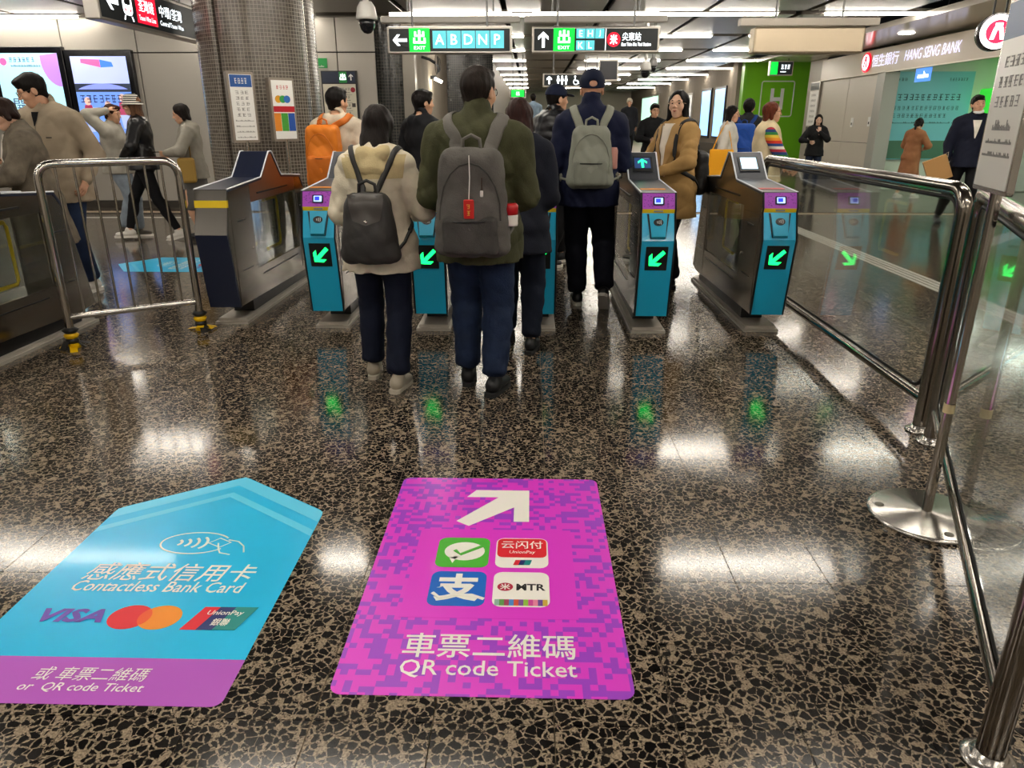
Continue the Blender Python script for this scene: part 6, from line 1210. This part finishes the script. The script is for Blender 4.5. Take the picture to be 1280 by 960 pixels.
# --- right group beyond the gates
P = person('woman with long black hair in a white shirt carrying a yellow tote', (2.92, 11.4), -110, 1.67, .97, True, head=(-6, 4, 0), hair=dict(kind='long', len=.16, col='#120e0d'), glasses='#4a4440', top=dict(mat=cloth('shirt_white', '#cfccc4', .8), hem=.8, g=.034), bottom=dict(mat=BLKT), shoes=dict(mat=SHW, sole=SOW), **far)
t = at_person(P, 'tote_bag', 'bright yellow tote bag hanging behind the white shirt', 'bag'); YT = mat('tote_yellow', '#f0a812', .7, bump=.1); mb = MB(); mb.box((.26, -.05, .86), (.05, .34, .42), YT, bev=.02); mb.build('bag_body', t); mb = MB(); mb.tube([(.27, -.18, 1.06), (.235, -.12, 1.25), (.15, -.02, 1.46), (.235, .05, 1.25), (.27, .1, 1.06)], .014, YT, 8, flat=(1, .4)); mb.build('bag_strap', t)
P = person('man with a large royal blue backpack near the green wall', (3.40, 12.2), -25, 1.78, 1.05, False, head=(0, 0, 0), hair=dict(kind='short', col='#14100e', vol=1.08), top=dict(mat=cloth('jacket_darkgrey', '#2c2e30', .8), hem=.8, g=.036), bottom=dict(mat=BLKT), shoes=dict(mat=SHB), **far)
backpack(P, 'large royal blue backpack on the man near the green wall', .36, .6, .2, 1.12, mat('bag_blue', '#1450b0', .6, bump=.15), mat('bag_blue2', '#0f459c', .6), mat('strap_blue', '#123f88', .7), pocket=.4)
RB, N, L, b = rgbnode_mat('knit_rainbow'); tc = N.new('ShaderNodeTexCoord'); sp_ = N.new('ShaderNodeSeparateXYZ'); L.new(tc.outputs['Object'], sp_.inputs[0]); m1 = N.new('ShaderNodeMath'); m1.operation = 'MULTIPLY'; m1.inputs[1].default_value = 4.2; L.new(sp_.outputs['Z'], m1.inputs[0]); m2 = N.new('ShaderNodeMath'); m2.operation = 'FRACT'; L.new(m1.outputs[0], m2.inputs[0]); rp = N.new('ShaderNodeValToRGB'); rp.color_ramp.interpolation = 'CONSTANT'
for k, c_ in enumerate(('#1c3f7a', '#c8321e', '#e0902a', '#d8c040', '#2a7a3c', '#203a70', '#a82a3a', '#e8e0d0')):
    if k < 2: e_ = rp.color_ramp.elements[k]; e_.position = k / 8
    else: e_ = rp.color_ramp.elements.new(k / 8)
    e_.color = srgb(c_)
L.new(m2.outputs[0], rp.inputs[0]); L.new(rp.outputs[0], b.inputs['Base Color']); b.inputs['Roughness'].default_value = .9
person('woman with auburn hair in a cream vest over rainbow striped sleeves', (2.72, 8.85), -98, 1.66, .98, True, head=(0, -4, 0), hair=dict(kind='long', len=.06, col='#5e2a18', side=.6), glasses='#6a5040', arms={'L': ((-.16, .26, 1.0), (-1, -.5, 0)), 'R': ((.16, .28, .98), (1, -.5, 0))}, top=dict(mat=cloth('vest_cream', '#d9c9a4', .85, .4), hem=.82, g=.05, sleeve=RB, collar=.06, sg=.036), bottom=dict(mat=BLKT), shoes=dict(mat=SHW, sole=SOW), **far)
P = person('station worker in black holding a yellow cloth on the concourse', (2.25, 14.2), 178, 1.76, 1.0, False, head=(10, 4, 0), hair=dict(kind='short', col='#15110f'), glasses='#2a2a2a', arms={'L': ((-.06, .28, 1.12), (-1, -.4, -.4)), 'R': ((.08, .27, 1.1), (1, -.4, -.4))}, top=dict(mat=cloth('uniform_black', '#121316', .75), hem=.8, g=.03), bottom=dict(mat=BLKT), shoes=dict(mat=SHB), **far)
t = at_person(P, 'folded_cloth', 'bright yellow folded vest in the hands of the worker', 'vest'); F = Field((-.25, .1, .8), (.2, .5, 1.25), .012); F.ell((-.04, .3, 1.04), (.09, .05, .12), .02); F.ell((-.08, .31, .93), (.06, .04, .1), .03); F.wrinkle(.012, seed=3); mesh_obj('cloth', F.mesh(), cloth('vest_yellow', '#e6d000', .7), t)
P = person('girl with black hair and black jacket looking at a phone by the pale board', (6.2, 16.8), 160, 1.6, .95, True, head=(8, 12, 0), hair=dict(kind='long', len=.22, col='#14100f', side=.8), skin='#e6bea6', arms={'R': ((.13, .26, 1.12), (1, -.4, -.4)), 'L': ((-.06, .17, 1.33), (-1, .2, -1))}, palm={'L': ((.1, -.1, 1), (-.3, 1, 0))}, top=dict(mat=cloth('jacket_black3', '#121214', .6), hem=.8, g=.034), bottom=dict(mat=cloth('denim_slate', '#232c40', .8)), shoes=dict(mat=SHB), **far)
wr = P['A']['R'][2]; t = at_person(P, 'phone', 'phone held by the girl in the black jacket', 'phone'); mb = MB(); mb.box(Vector(wr) + Vector((0, .1, .03)), (.07, .14, .009), PHONE, None, .003); mb.build('phone_body', t)
person('woman in a tan knit dress with tied hair walking into the bank', (7.5, 15.15), -62, 1.52, 1.02, True, lean=3, head=(0, 14, 0), hair=dict(kind='long', len=.02, col='#1a1310', tail=.03), skin='#d8ab8c', arms={'R': ((.12, .26, 1.1), (1, -.5, -.3)), 'L': ((-.12, .26, 1.08), (-1, -.5, -.3))}, top=dict(mat=cloth('dress_tan', '#a4704e', .85, .4), hem=.55, g=.028, flare=.01, name='dress'), bottom=dict(kind='skirt', mat=cloth('dress_tan', '#a4704e', .85, .4), hem=.5, g=.0), shoes=dict(mat=SHW, sole=SOW), feet={'L': (-.08, -.16, .01, 0, 0), 'R': (.08, .2, 0, 0, 0)}, **far)
P = person('man in a navy jacket with a lowered white mask carrying a paper bag', (6.26, 11.0), 160, 1.80, 1.03, False, lean=-2, head=(8, -2, 8), hair=dict(kind='short', col='#14100e'), skin='#d0a084', arms={'R': ((.27, .08, .88), (.3, -1, 0)), 'L': ((-.23, .05, .9), (-.3, -1, 0))}, top=dict(mat=cloth('jacket_navy2', '#141829', .75), hem=.8, g=.036, collar=.04), bottom=dict(mat=BLKT, g=.022), shoes=dict(mat=SHB), feet={'L': (-.04, .2, 0, 0, 0), 'R': (.2, -.22, .03, -16, 0)}, **far)
patch(P, 'white_shirt', cloth('shirt_white2', '#e2ddd2', .8), lambda t: (-.055 + .05 * t, .055 - .05 * t, 1.47 - .24 * t), off=.006)
mb = MB(); T = P['T']; mb.tube([T(-.058, .03, -.085), T(-.035, .075, -.1), T(0, .09, -.105), T(.035, .075, -.1), T(.058, .03, -.085)], [.01, .018, .02, .018, .01], mat('mask_white', '#eef0f0', .7), 8); mb.build('face_mask', P['root'])
wr = Vector(P['A']['R'][2]); t = at_person(P, 'paper_bag', 'brown paper shopping bag hanging from the hand of the navy jacket', 'bag'); KR = mat('kraft_paper', '#b98d58', .8, bump=.1); mb = MB(); bc = wr + Vector((.10, .04, -.12)); mb.box(bc, (.30, .13, .33), KR, Matrix.Rotation(R(24), 3, 'Y')); bo = mb.build('bag_body', t); mb = MB(); mb.tube([bc + Vector((-.02, .0, .18)), wr + Vector((.0, .03, .12)), wr + Vector((-.01, .02, -.06)), bc + Vector((.10, .0, .13))], .004, mat('twine', '#e0d6c0', .8), 6); mb.build('handle', t)
# --- far figures on the landing
person('man in a light blue shirt standing on the far landing', (.05, 22.3, .45), 10, 1.75, 1., False, hair=dict(kind='short', col='#1a1512'), top=dict(mat=cloth('shirt_lightblue', '#9cb4cc', .8), hem=.84, g=.026), bottom=dict(mat=cloth('trousers_khaki', '#8a7c60', .8)), face=False, vox=.017)
def beanie(root, T, Hf, hs):
    mb = MB(); mb.lathe([(.001, .145), (.05, .135), (.085, .09), (.092, .04), (.092, .02)], T(0, -.012, 0), cloth('beanie_cream', '#d8d0bc', .9), 20, Matrix([list(r) for r in Hf])); mb.build('beanie', root)
person('person in a cream beanie and dark coat on the far landing', (3.05, 24.2, .45), 175, 1.66, 1., False, hair=dict(kind='short', col='#1a1512'), hatspec=beanie, top=dict(mat=cloth('coat_dark', '#26282e', .8), hem=.6, g=.035), bottom=dict(mat=BLKT), vox=.017)
